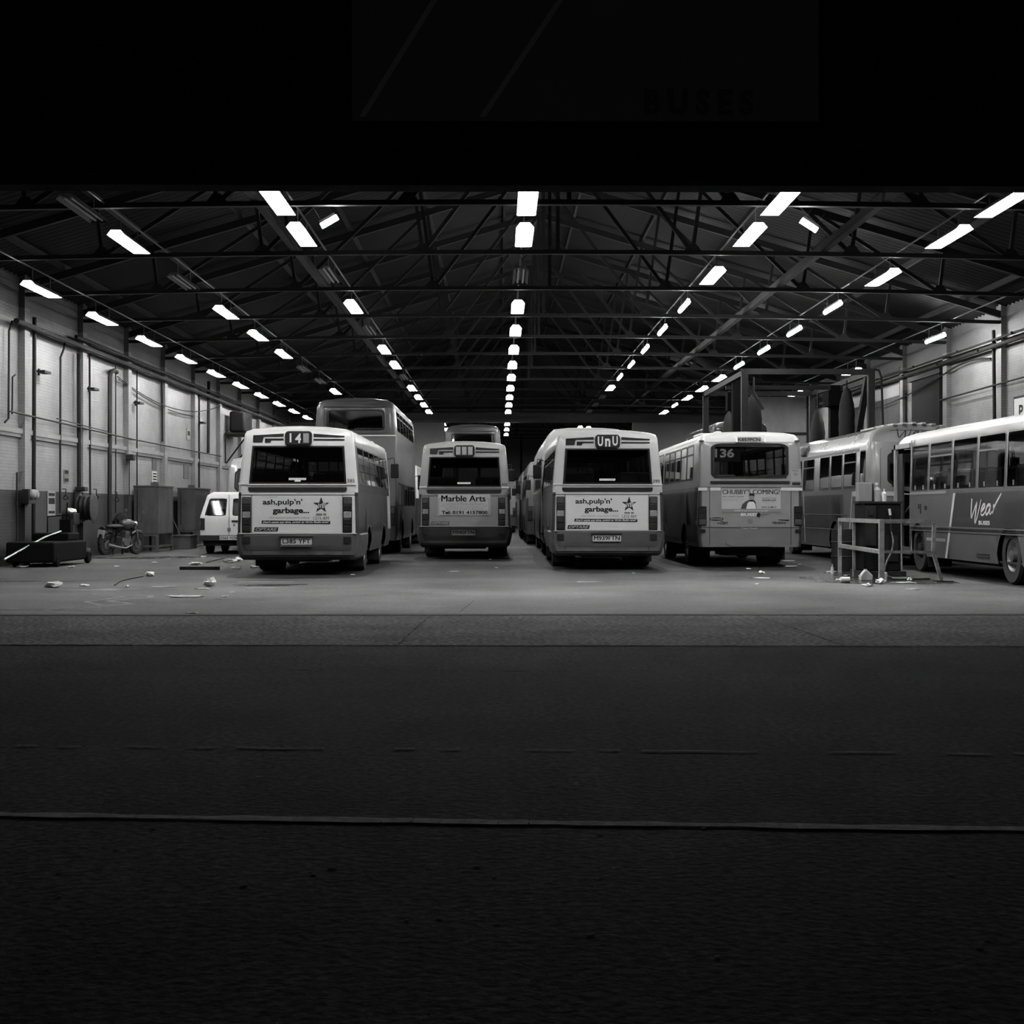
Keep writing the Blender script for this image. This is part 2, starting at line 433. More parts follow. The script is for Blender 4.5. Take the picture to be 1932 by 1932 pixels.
def midi(D, X, label, number, fleet, reg, ad, body_c, low_c, yscale=1., blank=None, hang=True, lit=True, bump_c=None):
    bumperpaint = bump_c or globals()['bumperpaint']
    """small bus with tall square rear window, tapering sides and deep dark bumper"""
    prof = [(1.13, .40), (1.185, .62), (1.19, .81), (1.188, .95), (1.17, 1.62), (1.16, 1.79), (1.09, 2.534), (1.065, 2.76), (1.035, 2.825), (.92, 2.865), (.5, 2.92), (0, 2.938)]
    lean = [(0, 0), (1.79, 0), (2.534, .07), (2.76, .09), (2.825, .12), (2.865, .16), (2.92, .25), (2.938, .3)]
    b = Bus('midibus', D, X, 8.4, prof, label, lean=lean, r=.09)
    b.H = 2.935; b.root.scale.z = yscale
    wr = (5, 6)
    sw = [(.55, 1.75), (1.83, 3.03), (3.11, 4.31), (4.39, 5.59), (5.67, 6.87)]
    wins = [(a, c, 5, 6, 0) for a, c in sw] + [(7.0, 8.05, 5, 6, 1), (6.98, 8.1, 1, 6, -1)]
    def mf(k, sd, y, z):
        if z < .81: return 1
        if k == 'side' and z < 1.7: return 2 if y < 7.6 else 0
        if k == 'side' and y > .3 and z < 2.534: return 3
        if k == 'side' and y > .3 and z < 2.8: return 2
        return 0
    b.shell([body_c, bumperpaint, low_c, blackp], mf, wins, [(2.3, .56), (6.2, .56)], rear=(5, 6, .82), front=(4, 6, .9), archz=.95)
    put = b.rearput(.008)
    # rear bumper wrapping the corners
    mb = MB(); path = []
    r = .2; hw = 1.2
    for k in range(7): a = pi / 2 * k / 6; path.append((-hw + r - r * cos(a) , r - r * sin(a)))
    P = [(-hw, 1.6)] + path; P = P + [(-x, y) for x, y in reversed(P)]
    secs = [(.36, -.1), (.42, -.03), (.5, .008), (.6, .025), (.79, .03), (.815, .012), (.815, -.05)]
    for (p, q) in zip(P, P[1:]):
        for (za, oa), (zb, ob) in zip(secs, secs[1:]):
            def off(pt, o):
                x, y = pt; cx = max(-hw + r, min(hw - r, x)); cy = max(y, r); dx, dy = x - cx, min(0, y - r)
                l = sqrt(dx * dx + dy * dy) or 1; return (x + dx / l * o, y + dy / l * o)
            dz = -.06 if abs(p[0]) > .9 else 0; dq = -.06 if abs(q[0]) > .9 else 0
            A = off(p, oa); B = off(q, oa); C = off(q, ob); E = off(p, ob)
            fa = 1 if za < .45 else 0; fb = 1 if zb < .45 else 0
            mb.face([(A[0], A[1], za + dz * fa), (B[0], B[1], za + dq * fa), (C[0], C[1], zb + dq * fb), (E[0], E[1], zb + dz * fb)])
    bo = mb.build('bumper', bumperpaint, b.root)
    mb = MB(); mb.box(-1.15, 1.15, -.034, -.0, .812, .828); mb.build('bumper_trim', cream if body_c is cream else greycream, bo)
    # rear window, sills, grilles
    b.rearwin(-.955, .945, -.90, .895, 1.79, 2.534, fw=.03, g=gldark)
    b.rpoly('sill', [(-.965, 1.762), (.955, 1.762), (.955, 1.786), (-.965, 1.786)], body_c, th=.02)
    b.rpoly('corner_ledge', [(-1.16, 1.775), (-.97, 1.775), (-.97, 1.805), (-1.158, 1.805)], cream, th=.015)
    b.rpoly('corner_ledge', [(.96, 1.765), (1.158, 1.765), (1.156, 1.795), (.96, 1.795)], cream, th=.015)
    b.rpoly('trim_strip', rrect(-.969, .954, 1.633, 1.723, .05, corners=(1, 1, 0, 0)), darkink, th=.008)
    Z = lambda zx, zy: ((zx - 792) / 621.5, 3.062 - zy / 621.5)
    for pts in ([(240, 200), (610, 178), (610, 212), (372, 215), (352, 285), (240, 285)],
                [(385, 238), (610, 238), (610, 258), (465, 258), (450, 288), (385, 288)],
                [(975, 180), (1350, 205), (1350, 222), (1260, 222), (975, 215)],
                [(975, 243), (1350, 245), (1350, 262), (975, 260)]):
        b.rpoly('vent_grille', [Z(*p) for p in pts], darkink, th=.006)
    nb = b.rpoly('number_box', rrect(-.262, .262, 2.531, 2.824, .07), black, th=.03, off=.006)
    yput = lambda x, z: (x, b.ry(2.68) - .0 - .075, z)
    mb = MB(); mb.prism([(x, b.ry(2.68) - .055, z) for x, z in rrect(-.235, .235, 2.56, 2.80, .05)], (0, -.012, 0)); mb.build('blind_glass', blackp, nb, smooth=False)
    mb = MB()
    if number:
        for ch, x0, x1, z0, z1, rot in number: add_text(mb, ch, x0, x1, z0, z1, yput, bold=.03, rot=rot)
    for (x0, x1, z0, z1) in (blank or []):
        mb.face([yput(x0, z0), yput(x1, z0), yput(x1, z1), yput(x0, z1)], 1)
    mb.build('route_number', [sticker, greycream], nb, smooth=False)
    # seams
    mb = MB()
    for x in (-.907, .874): mb.box(x - .005, x + .005, -.006, .01, .42, 1.573)
    mb.box(-1.17, 1.17, -.005, .01, 1.568, 1.578); mb.box(-.907, .874, -.006, .01, .795, .808)
    mb.build('panel_seam', black, b.root)
    for x0, x1 in ((-1.078, -.930), (.892, 1.042)):
        tail_cluster(b, x0, x1, .845, 1.522, 'arprr', b.root)
        b.rpoly('reflector', rrect(x0, x1, .625, .752, .02), red_lens, th=.012, off=.032)
    plate(b, reg, -.325, .278, .60, .737, plateyel if lit else midpaint)
    b.rpoly('plate_lamp', [(-.35, .742), (.295, .742), (.295, .765), (-.35, .765)], black, th=.05, off=.03)
    if reg.startswith('L'): b.rpoly('plate_step', [(-.35, .565), (.29, .565), (.27, .59), (-.33, .59)], chrome, th=.02, off=.04)
    mb = MB(); add_text(mb, fleet, .955, 1.105, 1.815, 1.885, put); mb.build('fleet_number', darkink, b.root, smooth=False)
    # window sticker
    st = b.rpoly('window_sticker', [(-.18, 1.862), (.155, 1.862), (.165, 1.905), (-.18, 1.905)], sticker, th=.003, off=.012)
    if body_c is cream and reg.startswith('L'): b.rpoly('sticker_tab', [(-.065, 1.83), (.05, 1.83), (.055, 1.862), (-.065, 1.862)], sticker, th=.003, off=.012, parent=st)
    mb = MB(); add_text(mb, 'RADIO ON BUS', -.16, .14, 1.873, 1.893, b.rearput(.016)); mb.build('lettering', greyink, st, smooth=False)
    # maker badge
    bd = b.rpoly('badge', [Z(258, 1370), (Z(545, 1370)), Z(557, 1318), Z(268, 1318)], darkink if lit else darkpaint, th=.006)
    mb = MB(); add_text(mb, 'OPTARE', Z(278, 0)[0], Z(540, 0)[0], Z(0, 1362)[1], Z(0, 1326)[1], b.rearput(.0115), shear=.3, bold=.03); mb.build('lettering', greycream, bd, smooth=False)
    if ad == 'garbage':
        pn = b.rpoly('advertisement', [Z(240, 1385), Z(1325, 1385), Z(1325, 935), Z(240, 935)], cream, th=.002)
        mb = MB(); P2 = b.rearput(.009)
        def T(t, a, c, e, d, **k): add_text(mb, t, Z(a, 0)[0], Z(c, 0)[0], Z(0, d)[1], Z(0, e)[1], P2, **k)
        T("ash,pulp'n'", 365, 845, 975, 1062, bold=.025); T('garbage...', 485, 930, 1078, 1168, bold=.035)
        T('1215 AM', 980, 1165, 1188, 1228); T('Monday to Friday 1200', 365, 545, 944, 958, mi=1)
        T("the station you can't refuse", 447, 935, 1188, 1218, mi=1)
        for pts in ([(350, 1275), (1183, 1281), (1183, 1242), (355, 1236)],): mb.face([P2(*Z(*p)) for p in pts])
        mb.face([P2(*p) for p in star_pts(*Z(1073, 1052), .165, .066)])
        P2 = b.rearput(.011)
        T("Don't waste any time, switch to Virgin Radio now!", 368, 1165, 1244, 1274, mi=2, shear=.35, bold=.02)
        T('Virgin', 1025, 1140, 1015, 1090, mi=2, shear=.4, rot=.45, bold=.01)
        for a in (1010, 1048, 1098): mb.face([P2(*Z(a, 1173)), P2(*Z(a + 36, 1173)), P2(*Z(a + 36, 1152)), P2(*Z(a, 1152))])
        P2 = b.rearput(.012); T('RADIO', 1015, 1130, 1156, 1170, mi=2)
        mb.build('lettering', [darkink, greyink, sticker], pn, smooth=False)
    else:
        pn = b.rpoly('advertisement', [(-.685, 1.084), (.67, 1.084), (.665, 1.61), (-.68, 1.61)], adpale, th=.004)
        mb = MB(); P2 = b.rearput(.011); Q = lambda zx, zy: ((zx - 687) / 523.8, (3.63 - zy / 523.8) / 1.045)
        def T(t, a, c, e, d, **k): add_text(mb, t, Q(a, 0)[0], Q(c, 0)[0], Q(0, d)[1], Q(0, e)[1], P2, **k)
        T('Marble Arts', 378, 972, 1035, 1118, bold=.02); T('Craftsmen in Marble and Granite', 408, 950, 1132, 1165, mi=1)
        T('FIREPLACES  FLOORING', 480, 880, 1180, 1198, mi=1); T('KITCHEN WORK SURFACES', 450, 910, 1208, 1228, mi=1)
        T('Tel: 0191 4157800', 380, 1000, 1242, 1290, bold=.04)
        A = rrect(Q(338, 0)[0], Q(1024, 0)[0], Q(0, 1305)[1], Q(0, 1072)[1], .06); B_ = rrect(Q(346, 0)[0], Q(1016, 0)[0], Q(0, 1298)[1], Q(0, 1080)[1], .05)
        for i in range(len(A)):
            j = (i + 1) % len(A)
            if (A[i][1] + A[j][1]) / 2 > 1.49 and abs((A[i][0] + A[j][0]) / 2) < .56: continue
            mb.face([P2(*A[i]), P2(*A[j]), P2(*B_[j]), P2(*B_[i])], 1)
        for sx in (-1, 1):                     # fan-shaped corner ornaments
            for k in range(8):
                a0, a1 = pi / 2 * k / 8, pi / 2 * (k + 1) / 8; cx, cz = sx * .6, 1.2
                mb.face([P2(cx - sx * .17 * cos(a), cz + .14 * sin(a)) for a in (a0, a1)] + [P2(cx - sx * .158 * cos(a), cz + .13 * sin(a)) for a in (a1, a0)], 1)
        mb.build('lettering', [darkink, greyink], pn, smooth=False)
    for sd in (-1, 1):
        for a, c in sw: b.sidewin(a, c, 1.79, 2.534, sd, g=gldark)
    b.sidewin(7.0, 8.05, 1.79, 2.534, 1, hopper=False, g=gldark)
    b.spoly('door', -1, [(6.98, .66), (8.1, .66), (8.1, 1.75), (6.98, 1.75)], midpaint, th=.01)
    b.sidewin(7.0, 8.08, .95, 2.45, -1, hopper=False)
    b.rearwin(-.98, .98, -.93, .93, 1.62, 2.534, name='windscreen', y=8.4, g=gldark)
    b.spoly('cab_pillar', 1, [(8.08, 1.62), (8.3, 1.62), (8.26, 2.72), (8.08, 2.72)], cream, th=.01)
    b.wheels((2.3, 6.2), R=.42)
    b.seats(.55, 6.6, z=.98)
    b.mirror(1); b.mirror(-1)
    # roof pod at the front
    mb = MB(); mb.prism([(-.8, 7.3, 2.90), (-.8, 8.0, 2.88), (-.8, 7.9, 2.96), (-.8, 7.4, 2.97)], (1.6, 0, 0)); mb.build('roof_vent', cream, b.root)
    return b
def handy(D, X):
    prof = [(1.14, .46), (1.165, .62), (1.165, .90), (1.165, .98), (1.16, 1.78), (1.15, 1.973), (1.12, 2.753), (1.10, 2.86), (1.02, 2.95), (.8, 3.0), (.4, 3.03), (0, 3.04)]
    lean = [(0, 0), (1.9, 0), (2.753, .04), (2.86, .06), (2.95, .12), (3.0, .25), (3.03, .5), (3.04, .55)]
    b = Bus('single_decker_bus', D, X, 9.0, prof, 'grey single-decker with rounded rear window and plate K857PCN above it', lean=lean)
    sw = [(.95, 2.0), (2.12, 3.17), (3.29, 4.34), (4.46, 5.51), (5.63, 6.68)]
    wins = [(a, c, 5, 6, 0) for a, c in sw] + [(6.95, 8.6, 5, 6, 0)]
    def mf(k, sd, y, z):
        if k == 'side' and z < 1.78: return 2
        if z < .9: return 1
        if z > 2.9: return 3
        return 0
    dd = mat('grey_bus_paint', .24, .4, noise=.08, nscale=2., coat=.3)
    b.shell([dd, midpaint, darkpaint, cream], mf, wins, [(2.4, .55), (6.9, .55)], rear=(5, 6, .76), front=(4, 6, .9), archz=.98)
    Z = lambda zx, zy: ((zx - 664) / 589.6, 3.177 - zy / 589.6)
    b.rearwin(-.872, .85, -.872, .85, 1.973, 2.753, r=.14, fw=.05, g=glass('rear_glass', .6))
    b.rpoly('trim_strip', rrect(-.889, .875, 1.854, 1.919, .02), darkink, th=.01)
    b.rpoly('skirt_panel', [(-.53, .62), (.53, .62), (.53, .54), (.42, .47), (-.42, .47), (-.53, .54)], midpaint, th=.02, off=-.005)
    mb = MB(); mb.box(-1.15, 1.15, -.006, .01, 1.776, 1.786); mb.box(-.905, -.895, -.006, .01, .5, 1.78); mb.box(.895, .905, -.006, .01, .5, 1.78)
    mb.box(-1.15, 1.15, -.006, .01, .89, .9); mb.build('panel_seam', black, b.root)
    b.rpoly('corner_band', [(-1.155, 1.705), (-.955, 1.705), (-.955, 1.775), (-1.153, 1.775)], cream, th=.003)
    b.rpoly('corner_band', [(.68, 1.705), (1.155, 1.705), (1.153, 1.775), (.68, 1.775)], cream, th=.003)
    b.rpoly('corner_band', [(-.89, 1.705), (-.66, 1.705), (-.66, 1.775), (-.89, 1.775)], cream, th=.003)
    for x0, x1 in ((-1.15, -.972), (.968, 1.146)):
        t = b.rpoly('tail_light', rrect(x0, x1, .938, 1.359, .02), black, th=.03)
        for i, m in enumerate((amber_lens, red_lens, red_lens)):
            b.rpoly('lens', rrect(x0 + .015, x1 - .015, .955 + .133 * i, 1.075 + .133 * i, .015), m, th=.02, off=.03, parent=t)
        b.rpoly('marker_lamp', rrect(x0 + .02, x1 - .05, 2.78, 2.82, .015), blackp, th=.02)
        b.rpoly('fog_lamp', rrect(x0 + .02, x1 - .02, .78, .85, .03), red_lens, th=.02)
    plate(b, 'K857PCN', -.29, .25, 2.772, 2.895, dd)
    for x in (-.33, .30):
        b.rpoly('plate_lamp', rrect(x, x + .05, 2.78, 2.91, .02), white, th=.05, off=.01)
    # poster
    pn = b.rpoly('advertisement', [Z(288, 1150), Z(1060, 1150), Z(1058, 846), Z(288, 846)], adpale, th=.004)
    mb = MB(); P2 = b.rearput(.0095)
    mb.face([P2(*Z(*p)) for p in ((290, 1150), (1060, 1150), (1060, 1106), (290, 1106))], 1)
    def T(t, a, c, e, d, **k): add_text(mb, t, Z(a, 0)[0], Z(c, 0)[0], Z(0, d)[1], Z(0, e)[1], P2, **k)
    def T2(t, a, c, e, d): add_text(mb, t, Z(a, 0)[0], Z(c, 0)[0], Z(0, d)[1], Z(0, e)[1], b.rearput(.011), mi=1)
    T("CHUBBY'S COMING!", 300, 1045, 850, 915, bold=.04, mi=3)
    T('NEW COMEDY SEASON', 300, 578, 936, 954); T('SUNDERLAND EMPIRE', 818, 1004, 960, 974); T('SUNDERLAND', 820, 1000, 984, 1004, bold=.03)
    T('tickets on sale now from', 305, 575, 970, 986, mi=1); T('the box office or agents', 305, 530, 995, 1010, mi=1)
    T('LIVE AT', 880, 950, 934, 948, mi=1); T('FRIDAY 24th', 845, 985, 1016, 1028, mi=1); T('7.30 pm', 870, 955, 1038, 1050, mi=1)
    T('0191 5148517', 812, 1005, 1072, 1096, bold=.02)
    # the performer: hat, face, shirt, jacket - plain shapes
    P2 = b.rearput(.0105)
    mb.face([P2(*Z(*p)) for p in ((540, 1105), (560, 1045), (600, 1010), (640, 990), (715, 990), (735, 1020), (745, 1105))], 4)
    mb.face([P2(*Z(680 + 36 * cos(t), 965 + 48 * sin(t))) for t in [2 * pi * k / 14 for k in range(14)]], 1)
    P2 = b.rearput(.012)
    mb.face([P2(*Z(*p)) for p in ((610, 1105), (625, 1035), (650, 1012), (700, 1010), (728, 1040), (738, 1105))], 2)
    mb.face([P2(*Z(*p)) for p in ((630, 940), (650, 925), (655, 904), (708, 904), (712, 922), (725, 935), (722, 942), (680, 930))], 0)
    T("BARBED! If easily offended, please stay away!", 455, 895, 1120, 1142, mi=2, shear=.2)
    mb.build('lettering', [darkink, greyink, sticker, mat('mid_ink', .12, .5), darkpaint], pn, smooth=False)
    P2 = b.rearput(.008)
    def part(name, fn, mats=(darkink, sticker, midpaint)):
        nonlocal mb
        mb = MB(); fn(); mb.build(name, list(mats), b.root, smooth=False)
    def disc(cx, cy, rx, ry, put=None): mb.face([(put or P2)(*Z(cx + rx * cos(t), cy + ry * sin(t))) for t in [2 * pi * k / 20 for k in range(20)]])
    part('lettering', lambda: T('BUSES', 540, 770, 1160, 1200, mi=1, bold=.03))
    part('emergency_stop', lambda: (disc(772, 1184, 26, 28), T('EMERGENCY', 805, 910, 1172, 1186), T('STOP', 805, 850, 1195, 1206)))
    part('badge', lambda: (disc(222, 1237, 93, 22), T2('DENNIS', 150, 295, 1229, 1245)))
    part('badge', lambda: (T('Dart', 270, 372, 1262, 1308, shear=.3, bold=.03), mb.face([P2(*Z(*p)) for p in ((230, 1300), (265, 1296), (268, 1284), (235, 1288))])))
    part('badge', lambda: (T('Handybus', 948, 1130, 1268, 1308, shear=.3, bold=.03), mb.face([P2(*Z(*p)) for p in ((1030, 1252), (1165, 1266), (1174, 1246), (1035, 1244))])))
    part('square_badge', lambda: mb.face([P2(*Z(*p)) for p in ((630, 1298), (695, 1298), (695, 1238), (630, 1238))], 2))
    part('lettering', lambda: T('Tax Paid', 545, 750, 1350, 1366, mi=1))
    st = b.rpoly('roadside_sticker', [Z(1195, 808), Z(1330, 808), Z(1325, 590), Z(1195, 590)], greycream, th=.003)
    mb = MB(); P2 = b.rearput(.008); T('Please', 1215, 1300, 598, 615); T('Give', 1230, 1285, 635, 655); T('Way', 1235, 1285, 660, 678)
    T('to this bus', 1210, 1315, 742, 756); mb.face([P2(*Z(*p)) for p in ((1208, 798), (1320, 798), (1320, 760), (1208, 760))])
    mb.build('lettering', [darkink], st, smooth=False)
    # route number seen through the rear window
    mb = MB(); mb.box(-.84, -.2, .12, .2, 2.35, 2.72); o = mb.build('blind_box', blackp, b.root)
    mb = MB(); add_text(mb, '136', -.77, -.34, 2.44, 2.64, lambda x, z: (x, .112, z), bold=.03); mb.build('route_number', mat('blind_pale', .9, .5), o, smooth=False)
    for sd in (-1, 1):
        for a, c in sw: b.sidewin(a, c, 1.973, 2.753, sd, fw=.05)
        b.sidewin(6.95, 8.6, 1.973, 2.753, sd, hopper=False)
        b.spoly('waist_band', sd, [(.5, 1.70), (8.8, 1.70), (8.8, 1.77), (.5, 1.77)], midpaint, th=.004)
    b.spoly('corner_pillar', -1, [(.02, .95), (.5, .95), (.5, 2.72), (.06, 2.72)], dd, th=.002)
    b.rearwin(-.98, .98, -.95, .95, 1.75, 2.7, name='windscreen', y=9.0)
    b.wheels((2.4, 6.9), R=.45)
    b.seats(.7, 7.0, z=1.0)
    b.mirror(-1); b.mirror(1)
    for x0, x1, y0, y1, z0, z1 in ((-1.0, -.68, 1.0, 2.0, 2.9, 3.03), (-.62, -.46, 1.1, 1.7, 2.95, 3.08)):
        mb = MB(); mb.box(x0, x1, y0, y1, z0, z1); mb.build('roof_vent', cream, b.root, bevel=.04)
    return b

def script_wear(mb, put, x0, x1, z0, z1, mi=0, th=.04, bar=True):
    """brush-written word Wear as slanted strokes in the box x0..x1, z0..z1"""
    W = x1 - x0; H = z1 - z0
    strokes = [  # each stroke: points in unit box
        [(.07, .83), (.05, .5), (.045, .2), (.07, .18), (.15, .45), (.235, .72)], [(.235, .72), (.2, .4), (.165, .02), (.195, .0), (.28, .35), (.37, .80)],
        [(.35, .36), (.45, .48), (.50, .60), (.44, .62), (.37, .42), (.37, .28), (.43, .25), (.51, .38)],
        [(.67, .60), (.58, .59), (.52, .40), (.54, .27), (.60, .34), (.68, .60), (.64, .36), (.66, .28), (.72, .38)],
        [(.77, .62), (.735, .30)], [(.745, .40), (.82, .62), (1.0, 1.0)]]
    for st in strokes:
        P = []
        for i in range(len(st) - 1):
            p0 = st[max(i - 1, 0)]; p1 = st[i]; p2 = st[i + 1]; p3 = st[min(i + 2, len(st) - 1)]
            for k in range(4):
                t = k / 4
                P.append(tuple(.5 * (2 * b + (c - a) * t + (2 * a - 5 * b + 4 * c - d) * t * t + (3 * b - a - 3 * c + d) * t ** 3) for a, b, c, d in zip(p0, p1, p2, p3)))
        P.append(st[-1]); Q = [(x0 + p[0] * W, z0 + p[1] * H) for p in P]
        for i in range(len(Q) - 1):
            (ax, az), (bx, bz) = Q[i], Q[i + 1]; l = sqrt((bx - ax) ** 2 + (bz - az) ** 2) or 1
            wa = th * (1 - .55 * (i / len(Q))); wb = th * (1 - .55 * ((i + 1) / len(Q)))
            nx, nz = -(bz - az) / l / 2, (bx - ax) / l / 2
            mb.face([put(ax + nx * wa, az + nz * wa), put(bx + nx * wb, bz + nz * wb), put(bx - nx * wb, bz - nz * wb), put(ax - nx * wa, az - nz * wa)], mi)

lowpaint = mat('low_grey_paint', .115, .38, noise=.1, nscale=1.5, coat=.4)
deeppaint = mat('deep_grey_paint', .04, .35, noise=.12, nscale=1.5, coat=.4)
roofgloss = mat('gloss_grey_roof', .085, .3, noise=.1, nscale=2, coat=.6)

def wear_side(D, X):
    """bus at the right edge whose left side faces the hall"""
    prof = [(1.22, .33), (1.25, .5), (1.25, 1.02), (1.25, 1.62), (1.25, 1.67), (1.215, 2.62), (1.20, 2.76), (1.12, 2.86), (.9, 2.94), (.4, 3.0), (0, 3.02)]
    b = Bus('single_decker_bus', D, X, 11.7, prof, 'single-decker with open door and white script on its dark side, right frame edge', lean=[(0, 0), (1.7, 0), (2.62, .05), (3.0, .4), (3.02, .5)])
    L = 11.7
    A = [(9.15, 10.3), (7.62, 9.02), (6.12, 7.5), (4.62, 6.0), (3.15, 4.5), (1.75, 3.03), (.5, 1.62)]
    wins = [(a, c, 4, 5, 0) for a, c in A] + [(10.45, 11.5, 1, 5, -1), (10.45, 11.5, 4, 5, 1)]
    def mf(k, sd, y, z):
        if z > 2.8: return 2
        if k == 'side' and z > 2.62: return 2 if y > 10.2 else 0
        return 0
    b.shell([lowpaint, deeppaint, cream], mf, wins, [(4.4, .6), (9.85, .56)], rear=(4, 5, .8), front=(3, 5, .92), archz=1.02)
    for a, c in A:
        for sd in (-1, 1): b.sidewin(a, c, 1.67, 2.62, sd, hopper=(a in (7.62, 4.62)), fr=mat('window_alloy', .12, .5, .3), fw=.03)
    mb = MB()
    for a, c in A:                      # little window catches
        for k in (.25, .75): y = a + (c - a) * k; mb.box(-1.262, -1.25, y - .02, y + .02, 1.70, 1.79)
    mb.build('window_catch', greycream, b.root)
    b.spoly('waist_band', -1, [(7.9, 1.60), (10.4, 1.60), (10.4, 1.65), (7.9, 1.65)], greycream, th=.006)
    b.spoly('pillar_trim', -1, [(10.32, .4), (10.4, .4), (10.4, 2.75), (10.32, 2.75)], greycream, th=.006)
    # dark flash with a pale leading edge
    b.spoly('dark_flash', -1, [(.3, .96), (7.56, .96), (7.3, 1.60), (.3, 1.60)], deeppaint, th=.004)
    b.spoly('pale_edge', -1, [(7.82, .34), (7.94, .34), (7.42, 1.60), (7.3, 1.60)], cream, th=.012)
    b.spoly('pale_band', -1, [(7.95, .66), (9.2, .66), (9.2, .72), (7.95, .72)], greycream, th=.005)
    rail = MB()
    for z in (.86, .9, .94): rail.box(-1.27, -1.25, .2, 10.35, z - .012, z + .012, 0 if z == .9 else 1)
    rail.build('rub_rail', [black, dullmetal], b.root)
    mb = MB(); put = b.sideput(-1, .008); script_wear(mb, put, -6.45, -4.75, 1.06, 1.57, th=.06)
    add_text(mb, 'BUSES', -5.95, -5.35, 1.01, 1.085, put, bold=.03); mb.build('lettering', sticker, b.root, smooth=False)
    mb = MB(); mb.box(-1.256, -1.24, 9.2, 9.35, 1.28, 1.36); mb.box(-1.256, -1.24, 9.6, 9.66, 1.2, 1.4); mb.box(-1.256, -1.24, 9.72, 9.8, 1.3, 1.4)
    mb.build('side_badge', darkink, b.root)
    mb = MB()
    for i in range(3): mb.box(-1.256, -1.24, 8.6, 8.9, .42 + .07 * i, .45 + .07 * i)
    for i in range(2): mb.box(-1.256, -1.24, 5.4, 6.1, .42 + .05 * i, .44 + .05 * i)
    mb.build('side_vent', blackp, b.root)
    # doorway: frame, inner step, folded leaf, handrail, cab partition
    mb = MB(); mb.box(-1.27, -1.2, 11.5, 11.62, .36, 2.7); mb.box(-1.27, -1.2, 10.4, 11.62, 2.6, 2.7); mb.build('door_frame', greycream, b.root)
    mb = MB(); mb.box(-1.22, -.3, 10.45, 11.5, .36, .42); mb.box(-.9, -.3, 10.45, 11.5, .42, .7); mb.box(-1.22, -1.18, 11.1, 11.5, .45, 2.5); mb.build('door_step', under, b.root)
    mb = MB(); mb.tube([(-1.15, 11.3, 1.15), (-1.15, 10.55, 1.45)], .02, 8); mb.build('grab_rail', chrome, b.root)
    mb = MB(); mb.box(-.25, -.2, 10.5, 11.5, 1.35, 1.75); mb.box(-.25, -.2, 10.5, 11.4, 1.05, 1.3); mb.build('cab_notice', greycream, b.root)
    b.rearwin(-.95, .95, -.93, .93, 1.67, 2.62, r=.1)
    b.rearwin(-1.1, 1.1, -1.08, 1.08, 1.64, 2.6, name='windscreen', y=L, r=.08)
    b.wheels((4.4,), dual=(True,), R=.49, hub=dullmetal); b.wheels((9.85,), dual=(False,), R=.49, hub=steel, w=.3)
    b.seats(.9, 9.6, z=1.0)
    b.mirror(1)
    return b

